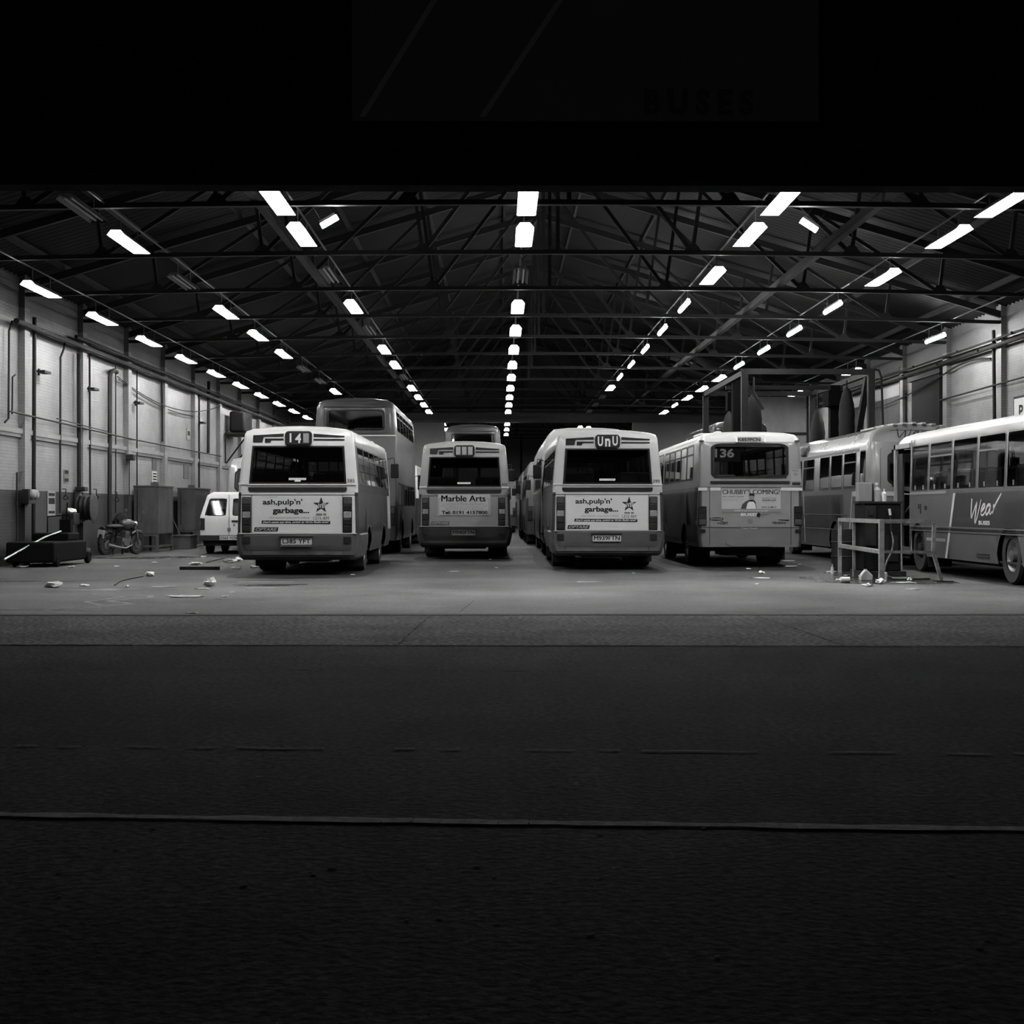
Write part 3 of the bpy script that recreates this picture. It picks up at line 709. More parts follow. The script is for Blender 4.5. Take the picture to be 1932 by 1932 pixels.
def national(D, X):
    prof = [(1.22, .33), (1.25, .5), (1.25, 1.02), (1.25, 1.66), (1.25, 1.81), (1.22, 2.66), (1.19, 2.85), (1.08, 3.08), (.85, 3.2), (.45, 3.28), (0, 3.31)]
    b = Bus('single_decker_bus', D, X, 11.0, prof, 'tall single-decker with glossy roof behind the pump island, script word on its rear dome', lean=[(0, 0), (1.8, 0), (2.66, .08), (2.85, .16), (3.08, .35), (3.2, .55), (3.31, .8)], r=.22)
    A = [(1.25, 2.45), (2.65, 3.85), (4.05, 5.15), (5.85, 7.25), (7.45, 8.6), (8.8, 10.5)]
    wins = [(.36, .85, 4, 5, 0)] + [(a, c, 4, 5, 0) for a, c in A]
    def mf(k, sd, y, z):
        if z > 2.7: return 1 if y > 1.0 else 0
        if k == 'side' and z < 1.7: return 2 if y > 1.9 else 3
        if k == 'side' and y > 1.0: return 3
        return 0
    b.shell([mat('dome_paint', .2, .4, noise=.08, nscale=2, coat=.3), roofgloss, deeppaint, midpaint], mf, wins, [(3.4, .58), (9.1, .56)], rear=(4, 5, .66), front=(3, 5, .9), archz=1.02)
    for a, c in A:
        for sd in (-1, 1): b.sidewin(a, c, 1.81, 2.66, sd, hopper=(a in (1.25, 5.85)), fr=deeppaint, fw=.04, g=gldark)
    b.sidewin(.36, .85, 1.81, 2.66, -1, hopper=False); b.sidewin(.36, .85, 1.81, 2.66, 1, hopper=False)
    b.spoly('window_surround', -1, [(1.0, 2.66), (10.8, 2.66), (10.8, 2.72), (1.0, 2.72)], midpaint, th=.008)
    b.spoly('flash_edge', -1, [(1.9, .36), (1.96, .36), (1.56, 1.72), (1.5, 1.72)], cream, th=.008)
    b.spoly('waist_band', -1, [(.3, 1.60), (1.5, 1.60), (1.5, 1.72), (.3, 1.72)], cream, th=.01)
    b.spoly('flash_edge', -1, [(6.9, .4), (6.96, .4), (7.2, 1.72), (7.14, 1.72)], greycream, th=.008)
    for z in (.78, 1.15): b.spoly('rub_rail', -1, [(2.0, z), (10.8, z), (10.8, z + .02), (2.0, z + .02)], midpaint, th=.012)
    b.rearwin(-.82, .82, -.8, .8, 1.83, 2.64, r=.18, fw=.05, g=gldark)
    b.rpoly('waist_band', [(-1.1, 1.6), (1.1, 1.6), (1.1, 1.7), (-1.1, 1.7)], cream, th=.01)
    mb = MB(); mb.box(-.98, -.974, -.004, .01, .6, 2.7); mb.box(.974, .98, -.004, .01, .6, 2.7); mb.build('panel_seam', blackp, b.root)
    mb = MB(); script_wear(mb, b.rearput(.02), -.55, .55, 2.9, 3.22, th=.03)
    P2 = b.rearput(.012); mb.face([P2(-.65, 3.13), P2(.8, 3.13), P2(.8, 3.115), P2(-.65, 3.115)])
    mb.build('lettering', darkink, b.root, smooth=False)
    # ribs over the rear dome
    mb = MB()
    for i in range(9): x = -.9 + .225 * i; mb.box(x - .05, x + .05, .7, 2.0, 3.315 - .12 * (abs(x) / .9) ** 2 - .03, 3.335 - .12 * (abs(x) / .9) ** 2)
    mb.build('roof_rib', greycream, b.root, bevel=.01)
    mb = MB(); mb.box(-1.27, -1.02, 7.0, 7.5, 2.75, 3.05); mb.build('side_pod', deeppaint, b.root, bevel=.06)
    b.wheels((3.4, 9.1), R=.48)
    b.seats(1.2, 9.6, z=1.05)
    b.rearwin(-1.1, 1.1, -1.08, 1.08, 1.7, 2.6, name='windscreen', y=11.0, r=.08)
    return b

def decker(D, X, L, H, label, w=1.2, up=mat('decker_upper', .038, .35, noise=.15, nscale=2, coat=.6), mid=mat('decker_mid', .10, .35, noise=.1, nscale=2, coat=.6), low=deeppaint, simple=False):
    k = H / 4.5
    prof = [(w - .03, .4), (w, .6), (w, 1.02), (w, 1.4 * k), (w - .01, 2.05 * k), (w - .02, 2.45 * k), (w - .02, 3.40 * k), (w - .04, 3.56 * k), (w - .08, 4.16 * k), (w - .1, 4.27 * k), (w - .15, 4.37 * k), (w - .3, 4.44 * k), (w * .4, 4.5 * k), (0, 4.52 * k)]
    z = [p[1] for p in prof]
    b = Bus('double_decker_bus', D, X, L, prof, label, lean=[(0, 0), (z[9], .05), (z[11], .12), (z[13], .3)], r=.1)
    n = int((L - 1.2) / 1.35); sw = [(.7 + 1.35 * i, 1.9 + 1.35 * i) for i in range(n)]
    wins = [(a, c, 7, 8, 0) for a, c in sw] + [(a, c, 3, 4, 0) for a, c in sw]
    def mf(kk, sd, y, zz):
        if zz > z[6]: return 0
        if zz > z[3]: return 1
        return 2
    b.shell([up, mid, low], mf, wins, [(2.4, .58), (L - 2.2, .56)], rear=(7, 8, .72), front=(7, 8, .9), archz=1.02)
    b.rearwin(-.85, .85, -.83, .83, z[7], z[8], r=.12, fw=.04, g=glass('clear_glass', .85))
    b.rpoly('waist_trim', [(-w + .04, z[6]), (w - .04, z[6]), (w - .04, z[6] + .03), (-w + .04, z[6] + .03)], cream, th=.02)
    b.rpoly('inner_frame', [(-.92, z[7] - .07), (.92, z[7] - .07), (.92, z[7] - .04), (-.92, z[7] - .04)], up, th=.02)
    mb = MB()
    for x in (-.92, .88): mb.bar((x, b.ry(z[7]) - .012, z[7] - .07), (x, b.ry(z[8]) - .012, z[8] + .09), .04, .02, up=(0, 1, 0))
    mb.bar((-.92, b.ry(z[8]) - .012, z[8] + .09), (.92, b.ry(z[8]) - .012, z[8] + .09), .04, .02); mb.build('window_surround', up, b.root)
    sides = (1,) if X < 2 else (-1,)
    for a, c in sw:
        for sd in sides: b.sidewin(a, c, z[7], z[8], sd, hopper=True); b.sidewin(a, c, z[3], z[4], sd, hopper=False)
    b.wheels((2.4, L - 2.2), R=.49)
    mb = MB(); mb.box(-w + .06, w - .06, .2, L - .2, z[5] - .04, z[5]); mb.box(-w + .06, w - .06, .3, .34, z[5], z[7]); mb.build('upper_deck_floor', under, b.root)
    if not simple:
        mb = MB()
        for i in range(6):
            for x in (-.65, .65): mb.box(x - .38, x + .38, 1.0 + i * .8, 1.08 + i * .8, z[5], z[5] + .95)
        mb.build('seat_row', seatmat, b.root)
        b.mirror(1, z=2.2)
    for x0, x1 in ((-w + .08, -w + .22), (w - .22, w - .08)): tail_cluster(b, x0, x1, .85, 1.35, 'arr', b.root)
    return b

def plain_bus(D, X, L, H, label, w=1.22, up=midpaint, low=deeppaint, lean=None, prof=None, rw=(.9, 1.8, 2.55), rr=.12, name='single_decker_bus', side=None, wide=True):
    prof = prof or [(w - .03, .4), (w, .6), (w, 1.02), (w, rw[1] - .1), (w, rw[1]), (w - .05, rw[2]), (w - .07, H - .22), (w - .17, H - .1), (w - .45, H - .03), (0, H)]
    iw = [i for i, p in enumerate(prof) if abs(p[1] - rw[1]) < .01][0]
    b = Bus(name, D, X, L, prof, label, lean=lean or [(0, 0), (rw[1], 0), (rw[2], .06), (H - .1, .2), (H, .5)])
    n = int((L - 1.0) / 1.35); sw = [(.6 + 1.35 * i, 1.82 + 1.35 * i) for i in range(n)]
    wins = [(a, c, iw, iw + 1, 0) for a, c in sw]
    def mf(kk, sd, y, z):
        return 1 if z < (rw[1] - .15 if kk == 'side' else .85) else 0
    b.shell([up, low], mf, wins, [(2.4, .58), (L - 2.3, .56)], rear=(iw, iw + 1, rw[0] / w), front=(iw, iw + 1, .9), archz=1.02)
    b.rearwin(-rw[0], rw[0], -rw[0] + .03, rw[0] - .03, rw[1], rw[2], r=rr, fw=.04)
    sd = side or (1 if X < 0 else -1)
    for a, c in sw: b.sidewin(a, c, rw[1], rw[2], sd, hopper=True)
    b.wheels((2.4, L - 2.3), R=.47)
    for x0, x1 in ((-w + .08, -w + .22), (w - .22, w - .08)): tail_cluster(b, x0, x1, .9, 1.4, 'arr', b.root)
    b.mirror(sd, z=2.2)
    return b

# ---- the parked vehicles
midi(28.6, -3.93, 'pale midibus on the left with route number 14 and star poster',
     [('I', -.165, -.13, 2.60, 2.775, 0), ('4', -.055, .06, 2.585, 2.775, -.06)], '385', 'L385 YFT', 'garbage', cream, mat('midi_skirt', .03, .4, noise=.12, nscale=2., coat=.25), blank=[(.10, .21, 2.59, 2.775)])
midi(37.7, -.90, 'greyer midibus set back in the middle with three blank route panels and framed advert', None, '400', 'M940FTN', 'marble', mat('grey_cream_body', .24, .4, noise=.06, nscale=2., coat=.3), mat('midi_skirt', .03, .4, noise=.12, nscale=2., coat=.25), yscale=1.045, bump_c=mat('bumper_dark', .022, .6, spec=.25),
     blank=[(-.215, -.10, 2.585, 2.78), (-.06, .055, 2.585, 2.78), (.095, .21, 2.585, 2.78)], lit=False)
midi(31.0, 2.30, 'pale midibus right of centre with route blind reading UnU and star poster',
     [('U', -.21, -.10, 2.58, 2.78, 0), ('n', -.055, .055, 2.57, 2.74, 0), ('U', .10, .215, 2.59, 2.79, 0)], '399', 'M939FTN', 'garbage', mat('cream_body_b', .47, .4, noise=.06, nscale=2., coat=.3), mat('midi_skirt', .03, .4, noise=.12, nscale=2., coat=.25), yscale=1.02)
handy(32.3, 5.55)
wear_side(20.5, 9.95)
national(33.4, 9.70)
decker(42.0, -4.13, 9.5, 4.5, 'grey double-decker towering behind the number 14 midibus')
decker(57.0, -1.03, 9.5, 4.62, 'distant double-decker whose roof shows above the middle midibus', w=1.14, simple=True)
decker(54.6, 9.0, 8.0, 4.62, 'double-decker beyond the bus wash, only its roof edge in view', w=1.1, simple=True)
plain_bus(47.5, -7.6, 9.0, 3.03, 'pale old single-decker with rounded rear window behind the small van', w=1.25, rw=(1.0, 1.85, 2.62), rr=.2, up=greycream)
plain_bus(53.2, -4.2, 9.0, 3.05, 'bus parked directly in front of the grey double-decker, white roof edge showing', w=1.25, up=cream)
plain_bus(63.5, -4.3, 9.0, 3.05, 'furthest bus in the row ahead of the left double-decker', w=1.22)
plain_bus(40.7, 2.44, 11.0, 3.6, 'tall coach with sloping roof shoulders in front of the UnU midibus', w=1.25, rw=(.95, 1.9, 2.75),
          prof=[(1.22, .4), (1.25, .6), (1.25, 1.02), (1.25, 1.8), (1.25, 1.9), (1.24, 2.75), (1.2, 3.1), (1.05, 3.4), (.9, 3.54), (.5, 3.59), (0, 3.6)], name='coach', up=greycream)
plain_bus(52.6, 2.2, 9.8, 3.1, 'single-decker next in line beyond the tall coach', w=1.24)
plain_bus(63.4, 2.1, 9.0, 3.05, 'last single-decker in the line beyond the tall coach', w=1.22)
plain_bus(80.5, -.25, 9.0, 3.05, 'far pale bus under the cross wall in the centre aisle', w=1.22, up=greycream)

def van(D, X):
    v = empty('small_van', (X, D, 0)); tag(v, 'small white van with two rear doors parked on the left of the number 14 midibus', 'van')
    def hwz(z): return lerp([(0, .80), (.3, .82), (.9, .84), (1.1, .83), (1.72, .66), (1.8, .5)], z)
    def yz(z): return lerp([(0, 0), (1.05, 0), (1.72, .22), (1.8, .34)], z)
    zs = [.38, .55, .9, 1.08, 1.12, 1.60, 1.70, 1.77, 1.80]
    xs = [-1, -.86, -.12, .12, .86, 1]
    mb = MB()
    for a, c in zip(zs, zs[1:]):
        for p, q in zip(xs, xs[1:]):
            if a >= 1.1 and c <= 1.61 and (abs((p + q) / 2) < .86 and abs((p + q) / 2) > .12): continue
            mb.face([(p * hwz(a), yz(a), a), (q * hwz(a), yz(a), a), (q * hwz(c), yz(c), c), (p * hwz(c), yz(c), c)])
        for s in (-1, 1): mb.face([(s * hwz(a), yz(a), a), (s * hwz(a), 2.2, a), (s * hwz(c), 2.2, c), (s * hwz(c), yz(c), c)])
    mb.face([(-hwz(1.8), yz(1.8), 1.8), (hwz(1.8), yz(1.8), 1.8), (.5, 2.2, 1.8), (-.5, 2.2, 1.8)])
    for s in (-1, 1):                               # cab and bonnet
        mb.face([(s * .82, 2.2, .38), (s * .82, 3.9, .38), (s * .8, 3.9, .75), (s * .8, 3.0, .95), (s * .62, 2.5, 1.5), (s * .62, 2.2, 1.6)])
    mb.face([(-.8, 3.9, .38), (.8, 3.9, .38), (.8, 3.9, .75), (-.8, 3.9, .75)]); mb.face([(-.8, 3.9, .75), (.8, 3.9, .75), (.8, 3.0, .95), (-.8, 3.0, .95)])
    mb.face([(-.62, 2.2, 1.6), (.62, 2.2, 1.6), (.62, 2.5, 1.5), (-.62, 2.5, 1.5)])
    mb.build('body', cream, v)
    for s in (-1, 1):
        g = MB(); pts = rrect(.12 * hwz(1.3) + .0, .86 * hwz(1.3), 1.11, 1.61, .08)
        P = [(s * (.10 + (x - .10) * hwz(z) / hwz(1.2)), yz(z) - .006, z) for x, z in pts]; g.face(P); 
        cx = sum(p[0] for p in P) / len(P); cz = 1.36
        Q = [((p[0] - cx) * .93 + cx, p[1] - .004, (p[2] - cz) * .92 + cz) for p in P]
        for i in range(len(P)):
            j = (i + 1) % len(P); g.face([P[i], P[j], Q[j], Q[i]], 1)
        g.build('rear_window', [gldark, black], v, smooth=False)
        t = MB(); t.box(min(s * .70, s * .83), max(s * .70, s * .83), -.03, .02, .70, 1.04); o = t.build('tail_light', red_lens, v, bevel=.01)
        w = MB(); c = (s * .80, .85, .28); w.lathe(c, (s, 0, 0), [(-.18, .15), (-.18, .26), (-.15, .285), (-.02, .285), (0, .26), (0, .16), (-.04, .15), (-.05, 0)], 24)
        w.build('wheel', tyre, v)
        w = MB(); c = (s * .80, 3.2, .28); w.lathe(c, (s, 0, 0), [(-.18, .15), (-.18, .26), (-.15, .285), (-.02, .285), (0, .26), (0, .16), (-.04, .15), (-.05, 0)], 24)
        w.build('wheel', tyre, v)
    b = MB(); b.box(-.85, .85, -.10, .1, .38, .55); b.build('rear_bumper', blackp, v, bevel=.02)
    b = MB(); b.box(-.76, .76, .1, 3.8, .24, .40); b.build('chassis', under, v)
    b = MB(); b.box(-.25, .27, -.12, -.10, .41, .53); p = b.build('number_plate', plateyel, v)
    m = MB(); add_text(m, 'D563 YCN', -.23, .25, .43, .51, lambda x, z: (x, -.124, z), bold=.02); m.build('lettering', darkink, p, smooth=False)
    b = MB(); b.box(-.006, .006, -.006, .01, .55, 1.72); b.build('door_seam', blackp, v)
    b = MB(); b.box(.08, .3, -.02, .0, .93, .98); b.box(.13, .17, -.02, 0, .82, .86); b.build('door_handle', blackp, v)
    b = MB(); b.box(-.05, .05, -.012, 0, .66, .76); b.build('badge', dullmetal, v)
    b = MB(); b.box(-.55, -.2, 1.6, 1.75, .5, 1.3); b.box(.2, .55, 1.6, 1.75, .5, 1.3); b.build('seat', seatmat, v)
    return v
van(42.4, -7.82)
# ---------------------------------------------------------------- the building
def struct(o): o['kind'] = 'structure'; return o
roof_m = mat('corrugated_sheet', .05, .5, noise=.35, nscale=.6, spec=.3)
def stripes(m, p):
    nt = m.node_tree; N = nt.nodes; L = nt.links; b = N['Principled BSDF']; src = b.inputs['Base Color'].links[0].from_socket
    tc = [n for n in N if n.type == 'TEX_COORD'][0]; sp = N.new('ShaderNodeSeparateXYZ'); L.new(tc.outputs['Object'], sp.inputs[0])
    q = N.new('ShaderNodeMath'); q.operation = 'MULTIPLY'; q.inputs[1].default_value = 2 * pi / p; L.new(sp.outputs[1], q.inputs[0])
    s = N.new('ShaderNodeMath'); s.operation = 'SINE'; L.new(q.outputs[0], s.inputs[0])
    r = N.new('ShaderNodeMapRange'); r.inputs['From Min'].default_value = -1; r.inputs['To Min'].default_value = .1; r.inputs['To Max'].default_value = 1.8; L.new(s.outputs[0], r.inputs['Value'])
    m2 = N.new('ShaderNodeMath'); m2.operation = 'MULTIPLY'; L.new(src, m2.inputs[0]); L.new(r.outputs[0], m2.inputs[1]); L.new(m2.outputs[0], b.inputs['Base Color'])
sheet_m = mat('corrugated_sheet_roof', .042, .5, noise=.45, nscale=.5, spec=.3); stripes(sheet_m, .3)      # relief shading of the corrugations painted as stripes
wall_up = brick_mat('painted_brick', .29, .22)
wall_low = brick_mat('dado_brick', .042, .03, rough=.6, spec=.2)
wall_up_r = brick_mat('painted_brick_right', .25, .17)
wall_top = brick_mat('shaded_brick', .14, .10)  # top band of the walls: shade above the lamps put into the colour
floor_m = ground_mat('worn_concrete', .17, .55, 1.4, .8, .35, .3, 18, fine=.15, fsc=14, spec=.12)
road_m = ground_mat('rough_asphalt', .041, .6, 1.4, .95, .5, .6, 26, fine=.55, fsc=24, dist=.012, spec=.04)
apron_m = ground_mat('apron_asphalt', .125, .65, 1.35, .9, .8, .9, 16, fine=.6, fsc=18, dist=.03, spec=.06)
kerb_m = ground_mat('threshold_concrete', .14, .6, 1.2, .9, 1.5, .2, 30, spec=.08, stretch=(.3, 3, 1), fine=.15, fsc=70)
fascia_m = mat('fascia_boards', .012, .9, spec=.03, noise=.2, nscale=1.)

def tone_ramp(m, y0, y1, k):
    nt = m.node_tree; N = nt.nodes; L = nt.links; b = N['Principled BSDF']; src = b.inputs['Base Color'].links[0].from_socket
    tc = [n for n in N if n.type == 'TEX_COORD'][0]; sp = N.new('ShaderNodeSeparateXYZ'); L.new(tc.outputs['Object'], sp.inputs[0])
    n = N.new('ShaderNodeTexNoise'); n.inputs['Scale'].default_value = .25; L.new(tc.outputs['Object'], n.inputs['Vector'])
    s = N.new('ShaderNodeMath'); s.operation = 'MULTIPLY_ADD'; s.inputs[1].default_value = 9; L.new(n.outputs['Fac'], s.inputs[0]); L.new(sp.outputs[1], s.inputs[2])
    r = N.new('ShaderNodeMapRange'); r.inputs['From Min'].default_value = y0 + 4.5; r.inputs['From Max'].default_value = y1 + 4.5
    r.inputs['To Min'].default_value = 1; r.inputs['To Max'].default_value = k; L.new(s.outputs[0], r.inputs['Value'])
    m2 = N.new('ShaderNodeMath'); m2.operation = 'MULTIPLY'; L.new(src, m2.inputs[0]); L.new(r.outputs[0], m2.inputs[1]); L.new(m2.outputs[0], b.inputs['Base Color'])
tone_ramp(floor_m, 21.5, 27.5, .42)                        # floor colour gets darker from the entrance into the bays
CX = 1.18                                            # ridge line
def roofz(x):
    """underside of the roof: eaves 6.75 m, ridge 10.4 m"""
    return 6.75 + (10.4 - 6.75) * (1 - abs(x - CX) / ((CX - XL) if x < CX else (XR - CX)))
def chordz(x): return 6.48 - .18 * ((x - CX) / 12.4) ** 2

mb = MB(); mb.face([(-30, Y0 - .12, 0), (34, Y0 - .12, 0), (34, YE + 2, 0), (-30, YE + 2, 0)]); fl = struct(mb.build('floor', floor_m))
mb = MB(); mb.box(-30, 34, Y0 - .34, Y0 - .12, -.1, .004); mb.box(-30, 34, Y0 - .10, Y0 - .088, -.1, .003, 1)
struct(mb.build('trim_1', [kerb_m, black]))           # threshold strip across the entrance
mb = MB(); mb.face([(-30, 14.4, -.002), (34, 13.2, -.002), (34, Y0 - .33, -.002), (-30, Y0 - .33, -.002)]); ap = struct(mb.build('pavement', apron_m))
mb = MB(); mb.face([(-30, -6, -.006), (34, -6, -.006), (34, 13.3, -.006), (-30, 14.5, -.006)]); road = struct(mb.build('road', road_m))
crack = mat('crack', .006, .9, spec=.05); linepaint = mat('worn_line_paint', .15, .9, spec=.03, noise=.6, nscale=9)
def ribbon(name, pts, w, m, parent, z, jit=0., gaps=0.):
    mb = MB()
    P = []
    for a, b in zip(pts, pts[1:]):
        n = max(2, int(sqrt((b[0] - a[0]) ** 2 + (b[1] - a[1]) ** 2) / .12))
        for i in range(n): t = i / n; P.append((a[0] + (b[0] - a[0]) * t + random.uniform(-jit, jit) * .5, a[1] + (b[1] - a[1]) * t + random.uniform(-jit, jit)))
    P.append(pts[-1]); ws = [w * random.uniform(.6, 1.3) for _ in P]
    for i in range(len(P) - 1):
        if random.random() < gaps: continue
        a, b = Vector(P[i]), Vector(P[i + 1]); d = (b - a).normalized(); nrm = Vector((-d.y, d.x))
        p = [a + nrm * ws[i] / 2, b + nrm * ws[i + 1] / 2, b - nrm * ws[i + 1] / 2, a - nrm * ws[i] / 2]
        mb.face([(q.x, q.y, z) for q in p])
    return mb.build(name, m, parent, smooth=False)
ribbon('joint_crack', [(-9, 14.0), (0, 13.8), (9, 13.55)], .035, crack, ap, .003, .02, .12)
ribbon('joint_crack', [(-.83, 17.75), (-.9, 15.8), (-.97, 13.7)], .014, crack, ap, .004, .015)
ribbon('joint_crack', [(3.09, 17.75), (3.19, 15.8), (3.24, 13.7)], .012, crack, ap, .004, .012)
ribbon('joint_crack', [(4.3, 17.72), (9, 17.74)], .03, crack, ap, .005, .01, .1)
ribbon('road_line', [(-4.2, 8.05), (4.4, 7.55)], .035, linepaint, road, .003, .02, .45)
ribbon('road_line', [(-6, 6.48), (0, 5.99), (6, 5.56)], .085, mat('faded_line', .32, .95, spec=.03, noise=.45, nscale=12), road, .003, .008)
ribbon('joint_crack', [(-9, 12.1), (9, 11.3)], .02, crack, road, .002, .02, .3)
ribbon('floor_joint', [(-.35, 20.6), (-.5, 18.3)], .01, crack, fl, .003, .01)
# stains and paint spills on the concrete
spill = mat('spilt_paint', .36, .8, spec=.1, noise=.35, nscale=6); oil = mat('oil_and_shade_patch', .03, .25, noise=.3, nscale=3)
def blob(name, cx, cy, rx, ry, m, parent, z, rot=0., n=28, rough=.35):
    mb = MB(); ph = [random.uniform(0, 6.3) for _ in range(4)]; P = []
    for i in range(n):
        a = 2 * pi * i / n; r = 1 + rough * (sin(3 * a + ph[0]) * .5 + sin(5 * a + ph[1]) * .35 + sin(9 * a + ph[2]) * .2)
        x, y = rx * r * cos(a), ry * r * sin(a); P.append((cx + x * cos(rot) - y * sin(rot), cy + x * sin(rot) + y * cos(rot), z))
    mb.face(P); return mb.build(name, m, parent, smooth=False)
blob('paint_spill', -6.5, 23.4, .55, .13, spill, fl, .003, -.1); blob('paint_spill', -6.2, 23.7, .4, .1, spill, fl, .004, .05)
ribbon('paint_spill', [(-6.2, 22.3), (-5.2, 21.9), (-5.1, 21.4), (-5.5, 20.6), (-5.0, 20.0), (-5.3, 19.2), (-5.6, 18.9)], .10, spill, fl, .003, .05)
ribbon('paint_spill', [(-6.0, 21.9), (-5.5, 21.6), (-5.75, 20.4), (-5.3, 19.6), (-5.8, 18.7), (-4.9, 18.7)], .07, spill, fl, .004, .05)
blob('paint_spill', -6.1, 19.0, .5, .2, mat('faint_spill', .2, .8, noise=.4, nscale=5, spec=.1), fl, .003, .1)
blob('paint_spill', -3.9, 24.1, .35, .09, spill, fl, .003, .1); blob('paint_spill', -4.2, 26.0, .5, .07, spill, fl, .003, .1)
blob('oil_and_shade_patch', -3.9, 24.9, .55, .28, oil, fl, .003, .2); blob('oil_and_shade_patch', -8.6, 26.3, 1.1, .3, oil, fl, .003)
blob('oil_and_shade_patch', 6.9, 27.2, 1.2, 2.2, oil, fl, .003); blob('oil_and_shade_patch', -7.6, 40, 1.4, .8, oil, fl, .003); blob('oil_and_shade_patch', -9.3, 39.0, 1.3, 1.0, oil, fl, .003)
blob('paint_spill', .6, 50, .8, .35, mat('faint_spill', .3), fl, .003)

under_shade = mat('shaded_oily_concrete', .022, .75, noise=.4, nscale=1.5, spec=.12)  # shade under the parked vehicles painted onto the floor, along with oil drips
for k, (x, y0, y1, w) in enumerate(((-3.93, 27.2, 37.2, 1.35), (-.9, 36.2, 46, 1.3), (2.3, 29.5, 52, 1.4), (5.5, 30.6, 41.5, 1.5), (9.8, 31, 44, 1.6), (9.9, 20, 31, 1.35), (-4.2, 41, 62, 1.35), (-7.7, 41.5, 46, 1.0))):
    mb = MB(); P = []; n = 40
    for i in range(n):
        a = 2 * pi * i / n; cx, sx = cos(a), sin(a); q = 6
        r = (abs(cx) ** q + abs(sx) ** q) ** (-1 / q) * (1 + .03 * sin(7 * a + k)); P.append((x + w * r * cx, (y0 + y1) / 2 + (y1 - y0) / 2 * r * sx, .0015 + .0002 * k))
    mb.face(P); mb.build('oil_and_shade_patch', under_shade, fl, smooth=False)
# side walls: brick with piers, string course and dado, laid in planes with slots
def side_wall(name, X, s, y0, y1, wall_up=wall_up):
    mb = MB(); t = .35; x0, x1 = (X - t, X) if s < 0 else (X, X + t)
    mb.box(x0, x1, y0, y1, 0, 1.74, 1); mb.box(x0, x1, y0, y1, 1.74, 6.0, 0); mb.box(x0, x1, y0, y1, 6.0, 7.6, 2)
    xi = X + (.03 if s < 0 else -.03)
    o = struct(mb.build(name, [wall_up, wall_low, wall_top], smooth=False)); 
    st = MB(); st.box(min(X, X + s * -.10), max(X, X + s * -.10), y0 + .2, y1, 3.05, 3.17); st.box(min(X, X + s * -.07), max(X, X + s * -.07), y0 + .2, y1, 2.97, 3.05)
    st.build('string_course', wall_up, o, smooth=False)
    k = 0; y = 34.4 - 3 * BAY
    while y < y1:
        p = MB(); q = X + s * -.14; p.box(min(X, q), max(X, q), y - .19, y + .19, 1.74, 6.0, 0); p.box(min(X, q), max(X, q), y - .19, y + .19, 6.0, 6.9, 2); p.box(min(X, q), max(X, q), y - .19, y + .19, 0, 1.74, 1)
        p.build('pier', [wall_up, wall_low, wall_top], o, smooth=False); y += BAY
    return o
wl = side_wall('wall_left', XL, -1, Y0, YE); wr = side_wall('wall_right', XR, 1, Y0, YE, wall_up_r)
# front wall above the entrance and beside it
mb = MB(); mb.box(-22, 26, Y0 - .02, Y0 + .35, 5.29, 12.5)
for i in range(22): mb.box(-22, 26, Y0 - .05, Y0 - .02, 5.42 + .32 * i, 5.69 + .32 * i)
mb.box(-22, XL, Y0, Y0 + .35, 0, 5.29); mb.box(XR, 26, Y0, Y0 + .35, 0, 5.29); struct(mb.build('wall_front', fascia_m, smooth=False))
# cross wall with its wide opening and the far end wall
xw = mat('cross_wall_paint', .2, .6, noise=.12, nscale=1.2)
mb = MB(); mb.box(XL, XR, Y1, Y1 + .3, 6.0, 10.6, 1); mb.box(XL, -2.95, Y1, Y1 + .3, 0, 6.0); mb.box(7.2, XR, Y1, Y1 + .3, 0, 6.0)
cw = struct(mb.build('wall_back', [xw, roof_m], smooth=False))
mb = MB(); mb.box(XL, XR, Y1 - .35, Y1, 6.0, 6.12); mb.box(XL, XR, Y1 - .3, Y1 - .25, 6.12, 6.7); mb.build('lintel_beam', steelpaint, cw)
mb = MB(); mb.box(XL, XR, YE, YE + .3, 0, 11); ew = struct(mb.build('wall_far', [mat('end_wall_paint', .3, .6, noise=.1, nscale=1)], smooth=False))
mb = MB(); mb.box(XL, XR, YE - .1, YE, 3.6, 3.7); mb.box(1.6, 1.75, YE - .15, YE, 0, 7); mb.build('wall_rail', steel, ew)
# corrugated roof
def roof(name, xa, xb, y0, y1):
    mb = MB(); p = .3; n = int((y1 - y0) / p); s = 4; V = []
    for i in range(n * s + 1):
        y = y0 + i * p / s; d = .045 * cos(2 * pi * i / s)
        for x in (xa, xb): mb.v.append((x, y, roofz(x) + d))
    for i in range(n * s): a = 2 * i; mb.f.append((a, a + 1, a + 3, a + 2)); mb.m.append(0)
    return mb
a = roof('c', XL - .4, CX, Y0, YE); b_ = roof('c', CX, XR + .4, Y0, YE); n = len(a.v)
a.v += b_.v; a.f += [tuple(i + n for i in f) for f in b_.f]; a.m += b_.m
struct(a.build('ceiling', sheet_m, merge=False))

# purlins and long beams
def ordinal(i): return ['first', 'second', 'third', 'fourth', 'fifth', 'sixth', 'seventh', 'eighth', 'ninth', 'tenth', 'eleventh', 'twelfth', 'thirteenth', 'fourteenth', 'fifteenth', 'sixteenth', 'seventeenth'][i]
for side, sx in (('left', -1), ('right', 1)):
    span = (CX - XL) if sx < 0 else (XR - CX)
    for k in range(6):
        x = CX + sx * span * (k + .5) / 6
        mb = MB(); mb.bar((x, Y0 + .4, roofz(x) - .11), (x, YE, roofz(x) - .11), .07, .14)
        tag(mb.build('roof_purlin', steel), f'steel purlin under the {side} roof slope, {ordinal(k)} down from the ridge', 'purlin', 'roof purlins')
